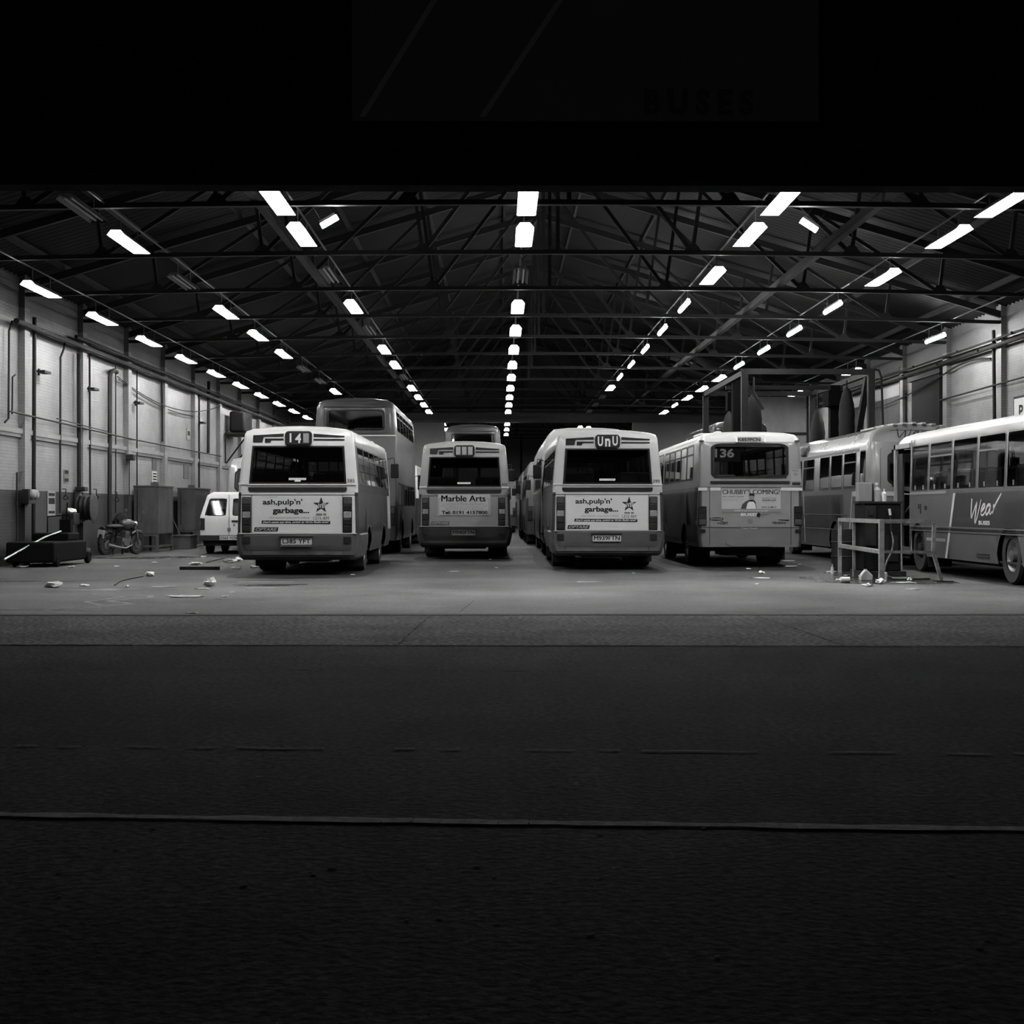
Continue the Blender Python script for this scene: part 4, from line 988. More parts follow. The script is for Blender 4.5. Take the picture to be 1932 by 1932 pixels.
# trusses
def truss(y, parent):
    zr = lambda x: roofz(x) - .28
    def B(name, a, b, w, h):
        mb = MB(); mb.bar(a, b, w, h, up=(0, 1, 0) if False else (0, 0, 1)); return mb.build(name, steel, parent, smooth=False)
    mb = MB(); n = 12
    xs = [XL + (XR - XL) * i / n for i in range(n + 1)]
    for p, q in zip(xs, xs[1:]): mb.bar((p, y, chordz(p)), (q, y, chordz(q)), .12, .085)
    mb.build('bottom_chord', steel, parent, smooth=False)
    for sx in (-1, 1):
        e = XL if sx < 0 else XR
        B('rafter', (e, y, zr(e)), (CX, y, zr(CX)), .12, .17)
        span = e - CX
        top = [(CX + span * t, zr(CX + span * t)) for t in (0, .25, .5, .75)]
        bot = [(CX + span * t, chordz(CX + span * t)) for t in (.0, .22, .48, .74)]
        for (a, b) in (((top[0], bot[1])), (top[1], bot[1]), (top[1], bot[2]), (top[2], bot[2]), (top[2], bot[3]), (top[3], bot[3])):
            B('web_member', (a[0], y, a[1]), (b[0], y, b[1]), .07, .08)
        for c in bot[1:]:
            mb = MB(); mb.prism([(c[0] - .2, y - .06, c[1]), (c[0] + .2, y - .06, c[1]), (c[0] + .07, y - .06, c[1] + .17), (c[0] - .07, y - .06, c[1] + .17)], (0, .02, 0))
            mb.build('gusset_plate', steel, parent, smooth=False)
    B('king_post', (CX, y, chordz(CX)), (CX, y, zr(CX)), .08, .08)
tr0 = empty('roof_truss', (0, 24.75 - BAY, 0)); truss(0, tr0)
for k in range(19):
    o = tr0 if k == 0 else copy_tree(tr0); o.location = (0, 24.75 - BAY + BAY * k, 0)
    if abs(o.location.y - Y1) < .6: o.location.y = Y1 - 1.2
    tag(o, f'dark steel roof truss, {ordinal(k) if k < 17 else ("eighteenth" if k == 17 else "nineteenth")} in from the entrance', 'roof truss', 'roof trusses')
for x, lb in ((-4.12, 'left'), (6.55, 'right')):
    mb = MB(); mb.bar((x, Y0 + .5, chordz(x) + .12), (x, Y1 - .4, chordz(x) + .12), .13, .16)
    tag(mb.build('longitudinal_beam', mat('beam_paint', .016, .7, spec=.2) if x > 0 else steel), f'long steel beam running down the {lb} half of the hall above the lamps', 'beam')

# ---------------------------------------------------------------- lamps
SL = [23.5, 26.4, 31.0, 35.75, 40.5, 45.3, 50.1, 54.8, 59.6, 64.4, 69.1, 73.9]
def lamp(kind, on):
    o = empty('strip_light', (0, 0, 0)); h = .94
    if kind == 'trough':
        mb = MB(); S = [(-.155, -.045), (-.08, .04), (.08, .04), (.155, -.045)]
        for (a, b) in zip(S, S[1:]): mb.face([(a[0], -h, a[1]), (a[0], h, a[1]), (b[0], h, b[1]), (b[0], -h, b[1])], 0)
        for (a, b) in zip(S, S[1:]):
            k = 1.06; mb.face([(a[0] * k, -h, a[1] + .006), (a[0] * k, h, a[1] + .006), (b[0] * k, h, b[1] + .008), (b[0] * k, -h, b[1] + .008)], 1)
        mb.face([(-.155, h, -.045), (-.08, h, .04), (.08, h, .04), (.155, h, -.045)], 0)
        mb.build('reflector', [reflector if on else steelpaint, lamp_metal], o, smooth=False)
        mb = MB()
        for x in (-.055, .055): mb.tube([(x, -h + .05, -.0), (x, h - .05, -.0)], .024, 6)
        mb.build('tube', tube_on if on else tube_off, o)
    else:
        mb = MB(); mb.box(-.04, .04, -h + .15, h - .15, .045, .09); mb.build('batten', lamp_metal, o)
        mb = MB(); mb.tube([(0, -h + .1, -.0), (0, h - .1, -.0)], .05, 8); mb.build('tube', tube_on if on else tube_off, o)
    for y in (-.6, .6):
        mb = MB(); mb.tube([(0, y, .045), (0, y, .32)], .01, 5); mb.build('hanger', lamp_metal, o)
    return o
protos = {}
def put_lamp(kind, on, x, y, z, label, group='strip lights under the roof trusses', rot=(0, 0, 0)):
    k = (kind, on)
    if k not in protos: protos[k] = o = lamp(kind, on)
    else: o = copy_tree(protos[k])
    o.location = (x, y, z); o.rotation_euler = rot
    tag(o, label, 'strip light', group); return o
ROWS = [('outermost left row', lambda i: -9.67, lambda d: EYE + 4.66, {0: 'x', 1: 'x'}),
        ('second row from the left wall', lambda i: -6.66, lambda d: EYE + 4.82, {0: 'off', 2: 'off', 6: 'off', 7: 'off', 9: 'off', 10: 'off', 11: 'off'}),
        ('row left of the ridge', lambda i: -3.55, lambda d: EYE + 4.96, {2: 'off', 4: 'off', 7: 'off'}),
        ('central row', lambda i: .45, lambda d: EYE + 4.96, {2: 'off'}),
        ('row right of the ridge', lambda i: 4.52, lambda d: EYE + 4.97, {3: 'b', 4: 'b', 5: 'b', 6: 'b', 7: 'b', 9: 'off', 10: 'off', 11: 'off'}),
        ('second row from the right wall', lambda i: 8.1 + .02 * i, lambda d: EYE + 4.94, {3: 'b', 4: 'b', 5: 'b', 6: 'b', 10: 'b'}),
        ('outermost right row', lambda i: 12.1, lambda d: EYE + 4.75, {0: 'x', 1: 'x', 2: 'x', 3: 'x', 4: 'b', 5: 'x', 7: 'x', 9: 'x', 10: 'x'})]
for rn, fx, fz, ex in ROWS:
    for i, d in enumerate(SL):
        e = ex.get(i)
        if e == 'x': continue
        on = e != 'off'; kind = 'batten' if e == 'b' else 'trough'
        what = ('unlit' if not on else 'glowing') + (' tube light' if kind == 'batten' else ' strip light')
        put_lamp(kind, on, fx(i), d, fz(d), f'{what}, {rn}, {ordinal(i)} bay in')
    mb = MB(); x = fx(4); mb.tube([(x, Y0 + .6, fz(0) + .35), (x, Y1 - .4, fz(0) + .35)], .018, 6)
    tag(mb.build('conduit', lamp_metal), f'thin conduit carrying the lamps of the {rn}', 'conduit', 'lamp conduits')
for i, (x, y, z) in enumerate(((.45, 83.8, 6.2), (.45, 89.5, 6.2), (.45, 95.5, 6.2), (-3.2, 83.8, 6.2), (-3.2, 89.5, 6.2), (4.6, 83.8, 6.0), (5.2, 86, 6.1), (8.3, 88, 6.1))):
    put_lamp('trough', True, x, y, z, f'small glowing strip light beyond the cross wall, ' + ['centre row nearest', 'centre row second', 'centre row furthest', 'left row nearest', 'left row further', 'right of centre nearest', 'right of centre further', 'furthest to the right'][i], 'strip lights in the far hall')
# two short lamps hung askew near the entrance
put_lamp('batten', True, -2.9, 25.0, 6.2, 'short tilted tube lamp beside the second lamp left of the ridge', None, (radians(30), 0, radians(-90))).scale = (1, .19, 1)
put_lamp('batten', True, 5.3, 25.0, 6.15, 'short tilted tube lamp alone at the right under the roof', None, (radians(-33), 0, radians(-90))).scale = (1, .19, 1)
# ---------------------------------------------------------------- things on the left wall
def LW(px, py, off=.06):
    k = XL * -1 / (942 - px); return (XL + off, 2760 * k, EYE + (962 - py) * k)
pipe_m = mat('pipe_paint', .014, .6, spec=.2, noise=.2, nscale=4); palepipe = mat('pale_pipe', .28, .5, noise=.2, nscale=4)
def pipe(name, pts, r, label, cat='pipe', m=None, group='pipes on the left wall', brackets=0):
    o = empty(name, pts[0]) if brackets else None
    mb = MB(); mb.tube(pts, r, 8)
    if not brackets: return tag(mb.build(name, m or pipe_m), label, cat, group)
    off = Vector(pts[0]); mb.v = [tuple(Vector(v) - off) for v in mb.v]; mb.build('pipe_run', m or pipe_m, o)
    for i in range(brackets):
        t = (i + .5) / brackets; a, b = Vector(pts[0]), Vector(pts[-1]); p = a + (b - a) * t - off
        q = MB(); q.box(p.x - .05 - r, p.x + r, p.y - .03, p.y + .03, p.z - .03, p.z + .03); q.build('bracket', m or pipe_m, o)
    return tag(o, label, cat, group)
EW = 30912
zP = EYE + .383 * 11.2
pipe('wall_pipe', [(XL + .24, 33.3, zP), (XL + .24, 76, zP)], .07, 'thick dark pipe running the length of the left wall below the lamps', brackets=12)
pipe('wall_pipe', [(XL + .24, 38.0, zP + .2), (XL + .24, 76, zP + .2)], .05, 'thinner dark pipe just above the thick pipe on the left wall', brackets=12)
pipe('wall_conduit', [(XL + .19, 32.9, 3.50), (XL + .19, 37, 3.46), (XL + .19, 44, 3.4), (XL + .19, 58, 3.4)], .022, 'thin conduit along the left wall above the painted ledge', 'conduit')
pipe('wall_conduit', [(XL + .19, 36.5, 3.55), (XL + .19, 41.2, 3.48)], .014, 'short loose cable above the conduit on the left wall', 'cable')
vert = [  # (label, radius, [(px, py)...], material)
 ('thin pipe nearest the frame edge on the left wall, bent over at its top', .025, [(19, 607), (13, 625), (12, 790), (5, 797)], None),
 ('short hooked pipe near the left frame edge', .02, [(25, 708), (20, 712), (19, 782)], None),
 ('pipe beside the first pier that jogs left halfway down', .022, [(44, 625), (42, 890), (28, 892), (28, 1020)], None),
 ('thick dark pipe standing against the first pier', .05, [(59, 600), (57, 1020)], None),
 ('swan-necked thin pipe coming off the main pipe, reaching the hose reel', .028, [(124, 641), (119, 645), (116, 660), (110, 675), (109, 968)], None),
 ('thick dark drop pipe directly above the hose reel', .055, [(143, 668), (143, 926)], None),
 ('thin pipe right of the thick drop pipe above the hose reel', .028, [(165, 668), (166, 934)], None),
 ('tall black pipe with hooked top between two piers', .065, [(214, 703), (209, 700), (203, 702), (201, 712), (200, 1035)], None),
 ('thin pipe beside the hooked black pipe', .018, [(215, 690), (215, 968)], None),
 ('thin pipe right of the second pier on the left wall', .022, [(255, 700), (255, 930)], None),
 ('short pipe ending at the ledge above the rusty tanks', .03, [(302, 722), (303, 833)], None),
 ('thin dark pipe above the second rusty tank', .035, [(372, 745), (372, 920)], None),
 ('thick dark pipe near the wall heater', .06, [(389, 720), (388, 855)], None)]
for lb, r, pts, m in vert:
    pipe('wall_pipe', [LW(x, y, .06 + r) for x, y in pts], r, lb, m=m)
for (x, y, lb) in ((72, 703, 'bracket arm on the first pier of the left wall'), (166, 735, 'bracket arm on the wall right of the thick drop pipe'), (253, 761, 'bracket arm beside the second pier'), (374, 798, 'bracket arm above the second rusty tank')):
    p = LW(x, y, .15); mb = MB(); mb.box(p[0] - .08, p[0] + .12, p[1] - .25, p[1] + .25, p[2] - .03, p[2] + .03); mb.box(p[0] - .04, p[0] + .0, p[1] - .28, p[1] - .22, p[2] - .1, p[2] + .06)
    tag(mb.build('bracket_arm', pipe_m), lb, 'bracket', 'bracket arms on the left wall')
def sag(name, a, b, drop, r, label):
    P = []
    for i in range(17):
        t = i / 16; p = Vector(a).lerp(Vector(b), t); p.z -= drop * 4 * t * (1 - t); P.append(p)
    return tag(MB().tube(P, r, 5).build(name, pipe_m), label, 'cable', 'sagging cables')
sag('cable', LW(217, 711, .1), LW(408, 766, .2), .55, .016, 'upper black cable sagging between the hooked pipe and the heater pier')
sag('cable', LW(219, 716, .1), LW(372, 786, .1), .25, .016, 'lower black cable sagging from the hooked black pipe')
# small boards and notices
def board(name, px, py, w, h, m, label, ink=None, d=.02, cat='notice', grp='notices on the left wall', frame=None):
    p = LW(px, py, 0.0); o = empty(name, (XL + .005, p[1], p[2])); tag(o, label, cat, grp)
    mb = MB(); mb.box(0, d, -w / 2, w / 2, -h / 2, h / 2); mb.build('panel', m, o)
    if ink:
        mb = MB()
        for (u0, u1, z0, z1) in ink: mb.box(d, d + .003, u0 * w, u1 * w, z0 * h, z1 * h)
        mb.build('print', darkink, o, smooth=False)
    return o
L4 = [(-.4, .4, .28, .36), (-.35, .35, .1, .18), (-.4, .3, -.08, 0), (-.3, .35, -.28, -.2)]
board('wall_notice', 98, 950, .62, .62, greycream, 'tall pale notice on the dark dado left of the hose reel', [(-.4, .4, .3, .42), (-.4, .4, -.02, .22), (-.4, .4, -.4, -.3)])
board('wall_notice', 126, 898, .4, .32, midpaint, 'small dark-edged notice above the hose reel', [(-.4, .4, .15, .45), (-.4, .4, -.45, -.2)])
board('wall_notice', 150, 920, .3, .22, greycream, 'little pale notice right of the thick drop pipe', L4)
board('wall_notice', 292, 902, .6, .42, sticker, 'white notice with dark lines above the first rusty tank', [(-.42, .42, .27, .38), (-.42, .42, .05, .17), (-.42, .42, -.16, -.05), (-.42, .42, -.4, -.28)])
board('wall_board', 292, 876, .62, .38, steelpaint, 'dark board mounted above the white notice', cat='board')
board('wall_board', 352, 890, .9, .5, steelpaint, 'dark board on the wall above the second rusty tank', cat='board')
board('wall_notice', 356, 820, .55, .4, greycream, 'pale notice high on the wall above the second rusty tank', [(-.3, .3, -.1, .3)])
# lamp bracket with box
p = LW(233, 860, .1); o = empty('wall_floodlight', p); tag(o, 'small dark wall floodlight on an arm beside the second pier', 'light')
MB().tube([(0, .45, 0), (.12, .45, .02), (.12, 0, .02)], .02, 6).build('arm', pipe_m, o); MB().box(.02, .26, -.16, .1, -.14, .04).build('lamp_head', blackp, o, bevel=.02)
mb = MB(); mb.tube([(.1, 0, -.14), (.1, 0, -1.2)], .015, 6); mb.build('cable', pipe_m, o)
# bell / round gauges at far left
p = LW(40, 936, .15); o = empty('alarm_bells', p); tag(o, 'pair of pale round alarm bells on a dark box at far left', 'alarm')
MB().box(0, .16, -.32, .2, -.18, .16).build('box', blackp, o, bevel=.01)
for y in (-.12, .12): MB().lathe((.16, y, .04), (1, 0, 0), [(0, .115), (.05, .11), (.09, .07), (.1, 0)], 16).build('bell', mat('bell_grey', .3, .4), o)
# hooks
for i, (x, y, lb) in enumerate(((62, 928, 'chain hook by the first pier at dado height'), (119, 930, 'small tap hook left of the hose reel'), (177, 930, 'chain hook right of the hose reel'), (216, 935, 'chain hook right of the hooked black pipe'))):
    p = LW(x, y, .02); mb = MB(); mb.tube([(p[0], p[1], p[2] + .1), (p[0] + .08, p[1], p[2] + .1), (p[0] + .08, p[1], p[2] - .05), (p[0] + .05, p[1], p[2] - .1)], .014, 6); mb.lathe((p[0] + .08, p[1], p[2] - .12), (0, 1, 0), [(-.02, .04), (-.02, .065), (.02, .065), (.02, .04), (-.02, .04)], 12)
    tag(mb.build('wall_hook', pipe_m), lb, 'hook', 'hooks on the left wall')
# hose reel
p = LW(143, 958, .0); o = empty('hose_reel', (XL + .02, 38.7, 1.33)); tag(o, 'large hose reel with two dark discs mounted on the left wall', 'hose reel')
for x in (.12, .48): MB().lathe((x, 0, 0), (1, 0, 0), [(-.01, 0), (-.01, .38), (0, .4), (.01, .38), (.015, .3), (.01, .1), (.03, 0)], 32).build('disc', mat('reel_paint', .03, .5) if x > .3 else blackp, o)
MB().lathe((.12, 0, 0), (1, 0, 0), [(0, .2), (0, .31), (.06, .33), (.12, .31), (.18, .33), (.24, .31), (.3, .33), (.35, .3), (.35, .2)], 28).build('coiled_hose', black, o)
MB().box(.0, .12, -.08, .08, -.08, .55).build('mount', steelpaint, o); MB().box(.05, .3, -.2, .12, .44, .56).build('guide_box', blackp, o, bevel=.02)
MB().tube([(.3, -.1, -.3), (.25, -.3, -.38), (.2, -.7, -.3), (.15, -.75, -.1)], .02, 6).build('hose_tail', black, o)
p = LW(124, 975, .02); o = empty('wall_bin', p); tag(o, 'dark wall box with a white cloth on its top beside the hose reel', 'box')
MB().box(0, .3, -.25, .25, -.2, .1).build('box', blackp, o, bevel=.02)
random.seed(3)
def crumple(rx, ry, rz, seed=0, sub=2, amp=.3):
    rnd = random.Random(seed); bm = bmesh.new(); bmesh.ops.create_icosphere(bm, subdivisions=sub, radius=1)
    mb = MB()
    for v in bm.verts:
        k = 1 + rnd.uniform(-amp, amp); mb.v.append((v.co.x * rx * k, v.co.y * ry * k, max(0, (v.co.z + .8) * rz * k)))
    for f in bm.faces: mb.f.append(tuple(v.index for v in f.verts)); mb.m.append(0)
    bm.free(); return mb
litter_m = mat('litter_paper', .85, .7)
o2 = crumple(.12, .16, .06, 5).build('cloth', litter_m, o, smooth=False); o2.location = (.15, 0, .1)
p = LW(128, 1005, .06); mb = MB(); mb.box(p[0], p[0] + .04, p[1] - .5, p[1] + .5, .1, .95); tag(mb.build('patch_board', wall_low), 'plain board fixed low on the wall under the hose reel', 'board')
# heater on its bracket
o = empty('unit_heater', (XL, 60.7, 4.45)); tag(o, 'dark unit heater on a bracketed platform high on the left wall', 'heater')
MB().box(.2, .8, -1.0, 1.0, 0, .85).build('casing', mat('heater_casing', .012, .8, spec=.08), o, bevel=.08)
mb = MB(); mb.box(.05, 1.05, -1.2, 1.2, -.1, -.02); mb.build('platform', steel, o)
for y in (-1.0, 1.0):
    MB().bar((.95, y, -.1), (.05, y, -1.3), .06, .06).build('strut', steel, o)
mb = MB(); mb.bar((.08, -1.2, -.1), (.08, -1.2, -1.4), .05, .05); mb.build('post', steel, o)
# rusty tanks on legs
rust = mat('rusty_sheet', .06, .75, spec=.15, noise=.55, nscale=2.2, sc=(1, 1, .35)); rustleg = mat('rusty_leg', .07, .7, spec=.15, noise=.3, nscale=4)
def tank(x0, x1, y0, y1, z0, z1, label):
    o = empty('steel_tank', ((x0 + x1) / 2, (y0 + y1) / 2, 0)); tag(o, label, 'tank', 'rusty tanks'); cx, cy = (x0 + x1) / 2, (y0 + y1) / 2
    a, b, c, d = x0 - cx, x1 - cx, y0 - cy, y1 - cy
    MB().box(a, b, c, d, z0, z1).build('tank_shell', rust, o, bevel=.015)
    MB().box(a - .02, b + .02, c - .02, d + .02, z1, z1 + .04).build('lid', rustleg, o)
    MB().box(b - .3, b - .1, c + .3, c + .5, z1 + .04, z1 + .14).build('filler_cap', rustleg, o)
    MB().tube([(a + .12, c - .03, z0 + .2), (a + .12, c - .03, z1 - .1)], .012, 6).build('sight_pipe', pipe_m, o)
    for x in (a + .04, b - .04):
        for y in (c + .04, d - .04): MB().box(x - .035, x + .035, y - .035, y + .035, 0, z0).build('leg', rustleg, o)
    mb = MB(); mb.bar((a, c + .04, .18), (b, c + .04, .18), .04, .06); mb.bar((b - .04, c, .18), (b - .04, d, .18), .04, .06)
    mb.bar((a, c + .02, z0 - .03), (b, c + .02, z0 - .03), .04, .06); mb.build('leg_rail', rustleg, o); return o
tank(-11.02, -10.28, 44.2, 46.2, .55, 1.98, 'grey streaked steel tank on legs right of the motorcycle')
tank(-11.02, -10.42, 50.2, 52.8, .58, 2.0, 'darker peeling steel tank on legs, behind the first one')
o = empty('crate', (-10.35, 48.2, 0)); tag(o, 'low dark crates on the floor between the two tanks', 'crate')
MB().box(-.3, .3, -.6, .5, 0, .42).build('crate_body', rustleg, o, bevel=.01); MB().box(-.33, .33, -.63, .53, .42, .46).build('lid', rust, o)
mb = MB(); mb.bar((-10.4, 47.75, .475), (-10.75, 47.6, 1.3), .03, .03); tag(mb.build('wooden_stick', rustleg), 'thin stick leaning between the two tanks', 'stick')

# ---------------------------------------------------------------- motorcycle
mt = empty('motorcycle', (-10.35, 41.0, 0), radians(6)); tag(mt, 'dark motorcycle leaning on its stand by the left wall', 'motorcycle')
def mw(y, R=.31):
    o = MB().lathe((0, y, R), (1, 0, 0), [(-.05, R - .11), (-.065, R - .04), (-.03, R), (.03, R), (.065, R - .04), (.05, R - .11), (-.05, R - .11)], 28).build('wheel', tyre, mt)
    mb = MB(); mb.lathe((0, y, R), (1, 0, 0), [(-.04, R - .09), (-.04, R - .12), (.04, R - .12), (.04, R - .09)], 24); mb.lathe((0, y, R), (1, 0, 0), [(-.06, 0), (-.06, .05), (.06, .05), (.06, 0)], 12)
    for k in range(6): a = pi * k / 3; mb.bar((0, y, R), (0, y + cos(a) * (R - .11), R + sin(a) * (R - .11)), .02, .03, up=(1, 0, 0))
    mb.lathe((.05, y, R), (1, 0, 0), [(0, .06), (0, .13), (.008, .13), (.008, .06)], 20); mb.build('rim', dullmetal, o)
mw(-.68); mw(.68)
mb = MB()
for a, b in (((0, .42, .82), (0, -.25, .72)), ((0, .42, .75), (0, .25, .3)), ((0, .25, .3), (0, -.3, .3)), ((0, -.3, .3), (0, -.25, .72)), ((0, -.25, .68), (0, -.85, .78)), ((.09, -.3, .34), (.09, -.68, .31)), ((-.09, -.3, .34), (-.09, -.68, .31)), ((.1, -.66, .34), (.12, -.55, .72)), ((-.1, -.66, .34), (-.12, -.55, .72))): mb.bar(a, b, .035, .035)
mb.build('frame', blackp, mt)
mb = MB(); mb.tube([(-.08, .68, .31), (-.08, .40, .92)], .022, 8); mb.tube([(.08, .68, .31), (.08, .40, .92)], .022, 8); mb.box(-.1, .1, .38, .46, .76, .80); mb.build('fork', dullmetal, mt)
MB().tube([(-.38, .28, .98), (-.2, .38, 1.0), (0, .40, .95), (.2, .38, 1.0), (.38, .28, .98)], .014, 8).build('handlebar', blackp, mt)
for s in (-1, 1):
    m_ = MB().tube([(s * .26, .36, 1.0), (s * .3, .42, 1.18)], .007, 5).build('mirror', blackp, mt)
    MB().lathe((s * .3, .42, 1.22), (0, -1, .1), [(-.02, 0), (-.02, .04), (0, .055), (.008, .0)], 14).build('mirror_glass', chrome, m_)
    MB().lathe((s * .15, -.82, .72), (0, -1, 0), [(0, .01), (0, .025), (.03, .028), (.04, 0)], 10).build('indicator', amber_lens, mt)
t = crumple(.15, .27, .14, 1, 3, 0).build('fuel_tank', mat('bike_tank', .05, .2, coat=.6), mt); t.location = (0, .16, .76)
t = crumple(.14, .4, .06, 1, 3, 0).build('seat', black, mt); t.location = (0, -.38, .77)
MB().lathe((0, .50, .86), (0, 1, 0), [(-.06, 0), (-.06, .06), (0, .085), (.02, .085), (.03, 0)], 18).build('headlight', chrome, mt)
mb = MB(); mb.box(-.14, .14, -.16, .2, .28, .5); mb.box(-.09, .09, .0, .16, .5, .68)
for k in range(5): mb.box(-.12, .12, -.02, .18, .51 + .035 * k, .52 + .035 * k)
mb.lathe((0, -.05, .38), (1, 0, 0), [(-.19, 0), (-.19, .09), (.19, .09), (.19, 0)], 16); mb.build('engine', dullmetal, mt)
MB().tube([(.12, .16, .55), (.16, .26, .3), (.17, 0, .22), (.18, -.4, .26), (.2, -.85, .34)], .03, 10, rs=[.02, .02, .025, .035, .045]).build('exhaust', chrome, mt)
MB().box(-.11, .11, -.95, -.94, .5, .72).build('number_plate', mat('bike_plate', .6, .4), mt); MB().box(-.07, .07, -.93, -.86, .73, .8).build('tail_light', red_lens, mt, bevel=.01)
MB().bar((-.1, -.05, .28), (-.28, -.08, .01), .02, .02).build('stand', blackp, mt)
MB().tube([(0, -.99, .35), (0, -.93, .55), (0, -.68, .68), (0, -.4, .6)], .06, 8, rs=[.05, .07, .08, .06]).build('mudguard', blackp, mt)
MB().tube([(0, .40, .58), (0, .6, .64), (0, .8, .62), (0, .95, .5)], .06, 8, rs=[.04, .07, .07, .04]).build('mudguard', blackp, mt)
mt.rotation_euler = (0, radians(8), radians(-23))
mt.location = (-10.6, 41.0, .02)

o = empty('covered_frame', (-10.95, 42.6, 0)); tag(o, 'dark cloth-covered frame against the wall behind the motorcycle', 'frame')
clo = mat('dark_cloth', .012, .9, spec=.05)
mb = crumple(.2, .75, .3, 21, 3, .1); t = mb.build('cloth', clo, o, smooth=False); t.location = (0, 0, .62)
for x in (-.14, .14):
    for y in (-.5, .5): MB().tube([(x, y, 0), (x, y, .72)], .02, 6).build('leg', blackp, o)
# ---------------------------------------------------------------- machine at the left frame edge
o = empty('workshop_trolley', (-10.35, 34.0, 0)); tag(o, 'black wheeled workshop trolley at the left edge with long bright handle', 'trolley')
soot = mat('sooty_black', .005, .85, spec=.06)
MB().box(-.62, .45, -1.4, 1.2, .1, .56).build('body', soot, o, bevel=.04); MB().box(-.55, .3, .2, 1.1, .56, .74).build('raised_box', soot, o, bevel=.03)
for x, y in ((-.5, -1.1), (.42, -1.1), (-.5, 1.0), (.45, 1.25)): MB().lathe((x, y, .14), (1, 0, 0), [(-.05, 0), (-.05, .12), (-.03, .14), (.03, .14), (.05, .12), (.05, 0)], 18).build('wheel', soot, o)
mb = MB(); mb.tube([(.1, .3, .78), (.0, -.6, .66), (-.25, -2.6, .22)], .022, 8); mb.build('handle', chrome, o)
mb = MB(); mb.tube([(-.4, .9, .72), (-.4, .9, 1.12), (.1, .95, 1.16), (.1, .95, .72)], .018, 6); mb.box(-.1, .16, .85, 1.05, .72, 1.05); mb.tube([(.03, .95, 1.05), (.06, .95, 1.45)], .015, 6); mb.build('pump_post', soot, o)
mb = MB(); mb.lathe((-10.18, 36.3, .17), (1, 0, 0), [(-.07, .06), (-.07, .14), (-.04, .17), (.04, .17), (.07, .14), (.07, .06)], 20); tag(mb.build('spare_wheel', tyre), 'small loose dark wheel by the end of the trolley', 'wheel')
mb = MB(); mb.bar((-10.9, 37.6, .04), (-10.5, 39.4, .04), .12, .05); tag(mb.build('timber_plank', rustleg), 'dark plank lying along the foot of the left wall', 'plank')

# ---------------------------------------------------------------- right wall
def RW(px, py, off=.06):
    k = XR / (px - 942); return (XR - off, 2760 * k, EYE + (962 - py) * k)
zR = EYE + .325 * XR
pipe('wall_pipe', [(XR - .24, 31, zR), (XR - .24, 76, zR)], .06, 'thick dark pipe running along the right wall', group=None, brackets=12)
pipe('wall_pipe', [(XR - .24, 31, zR + .18), (XR - .24, 76, zR + .18)], .035, 'thinner pipe just above the thick pipe on the right wall', group=None, brackets=10)
pipe('wall_conduit', [(XR - .2, 31, 4.72), (XR - .2, 44.2, 4.6)], .025, 'thin conduit under the pipes on the right wall', 'conduit', group=None)
pipe('wall_pipe', [RW(1884, 622, .1), RW(1886, 800, .1)], .05, 'dark vertical pipe on the right wall above the last bus', group=None)
pipe('wall_pipe', [RW(1707, 690, .1), RW(1707, 800, .1)], .05, 'dark vertical pipe left of the big dark door on the right wall', group=None)
sag('cable', RW(1880, 676, .12), RW(1798, 702, .16), -.12, .03, 'thick arched cable clipped below the right wall pipes')
sag('cable', RW(1796, 703, .16), RW(1660, 770, .16), .1, .02, 'dark cable continuing along the right wall over the door')
mb = MB(); mb.box(XR - .10, XR + .01, 44.6, 47.6, 0, 5.45); 
dr = struct(mb.build('door_1', [mat('dark_door', .02, .8, spec=.1, noise=.2, nscale=2), steel], smooth=False))
mb = MB(); mb.box(XR - .16, XR, 44.4, 47.9, 5.45, 5.6); mb.build('door_track', steel, dr)
mb = MB(); mb.box(XR - .06, XR + .01, 48.5, 57.5, 1.74, 5.15); o = mb.build('wall_shutter', mat('dark_shutter', .045, .8, spec=.1, noise=.3, nscale=2), smooth=False); tag(o, 'dark shutter panel on the right wall beside the big door', 'shutter')
# notice board with a P at the frame edge
o = empty('wall_sign', (XR - .02, 37.3, 3.88)); tag(o, 'white sign with black border and letter P on the right wall', 'sign')
MB().box(-.03, 0, -1.15, 1.0, -.36, .36).build('border', black, o); MB().box(-.036, -.03, -1.1, .93, -.30, .30).build('panel', sticker, o)
mb = MB(); add_text(mb, 'P', .05, .35, -.22, .12, lambda x, z: (-.04, .62 - x, z), bold=.03); mb.build('lettering', black, o, smooth=False)

# ---------------------------------------------------------------- bus wash
g = empty('bus_wash', (9.5, 49.3, 0)); tag(g, 'tall steel bus wash frame with hanging brushes beyond the right-hand buses', 'bus wash')
gx0, gx1, gy0, gy1, gz = -1.93, 1.98, -4.2, 4.3, 5.6
gm = mat('wash_frame', .02, .6, spec=.2, noise=.3, nscale=3); brush_m = mat('brush_bristle', .009, .9, noise=.4, nscale=14, sc=(1, 1, .2))
for x in (gx0, gx1):
    for y in (gy0, gy1): MB().box(x - .1, x + .1, y - .1, y + .1, 0, gz).build('post', gm, g)
    MB().box(x - .07, x + .07, gy0, gy1, gz - .16, gz).build('side_beam', gm, g)
for y in (gy0, gy1): MB().box(gx0 - .1, gx1 + .1, y - .08, y + .08, gz - .14, gz + .03).build('cross_beam', gm, g)
MB().box(gx0, gx1, -.5, -.4, gz - .3, gz - .16).build('cross_beam', gm, g)
for x, y in ((-1.8, -2.0), (1.6, -.9)): MB().box(x - .16, x + .16, y - .16, y + .16, 0, gz - .2).build('motor_column', soot, g)
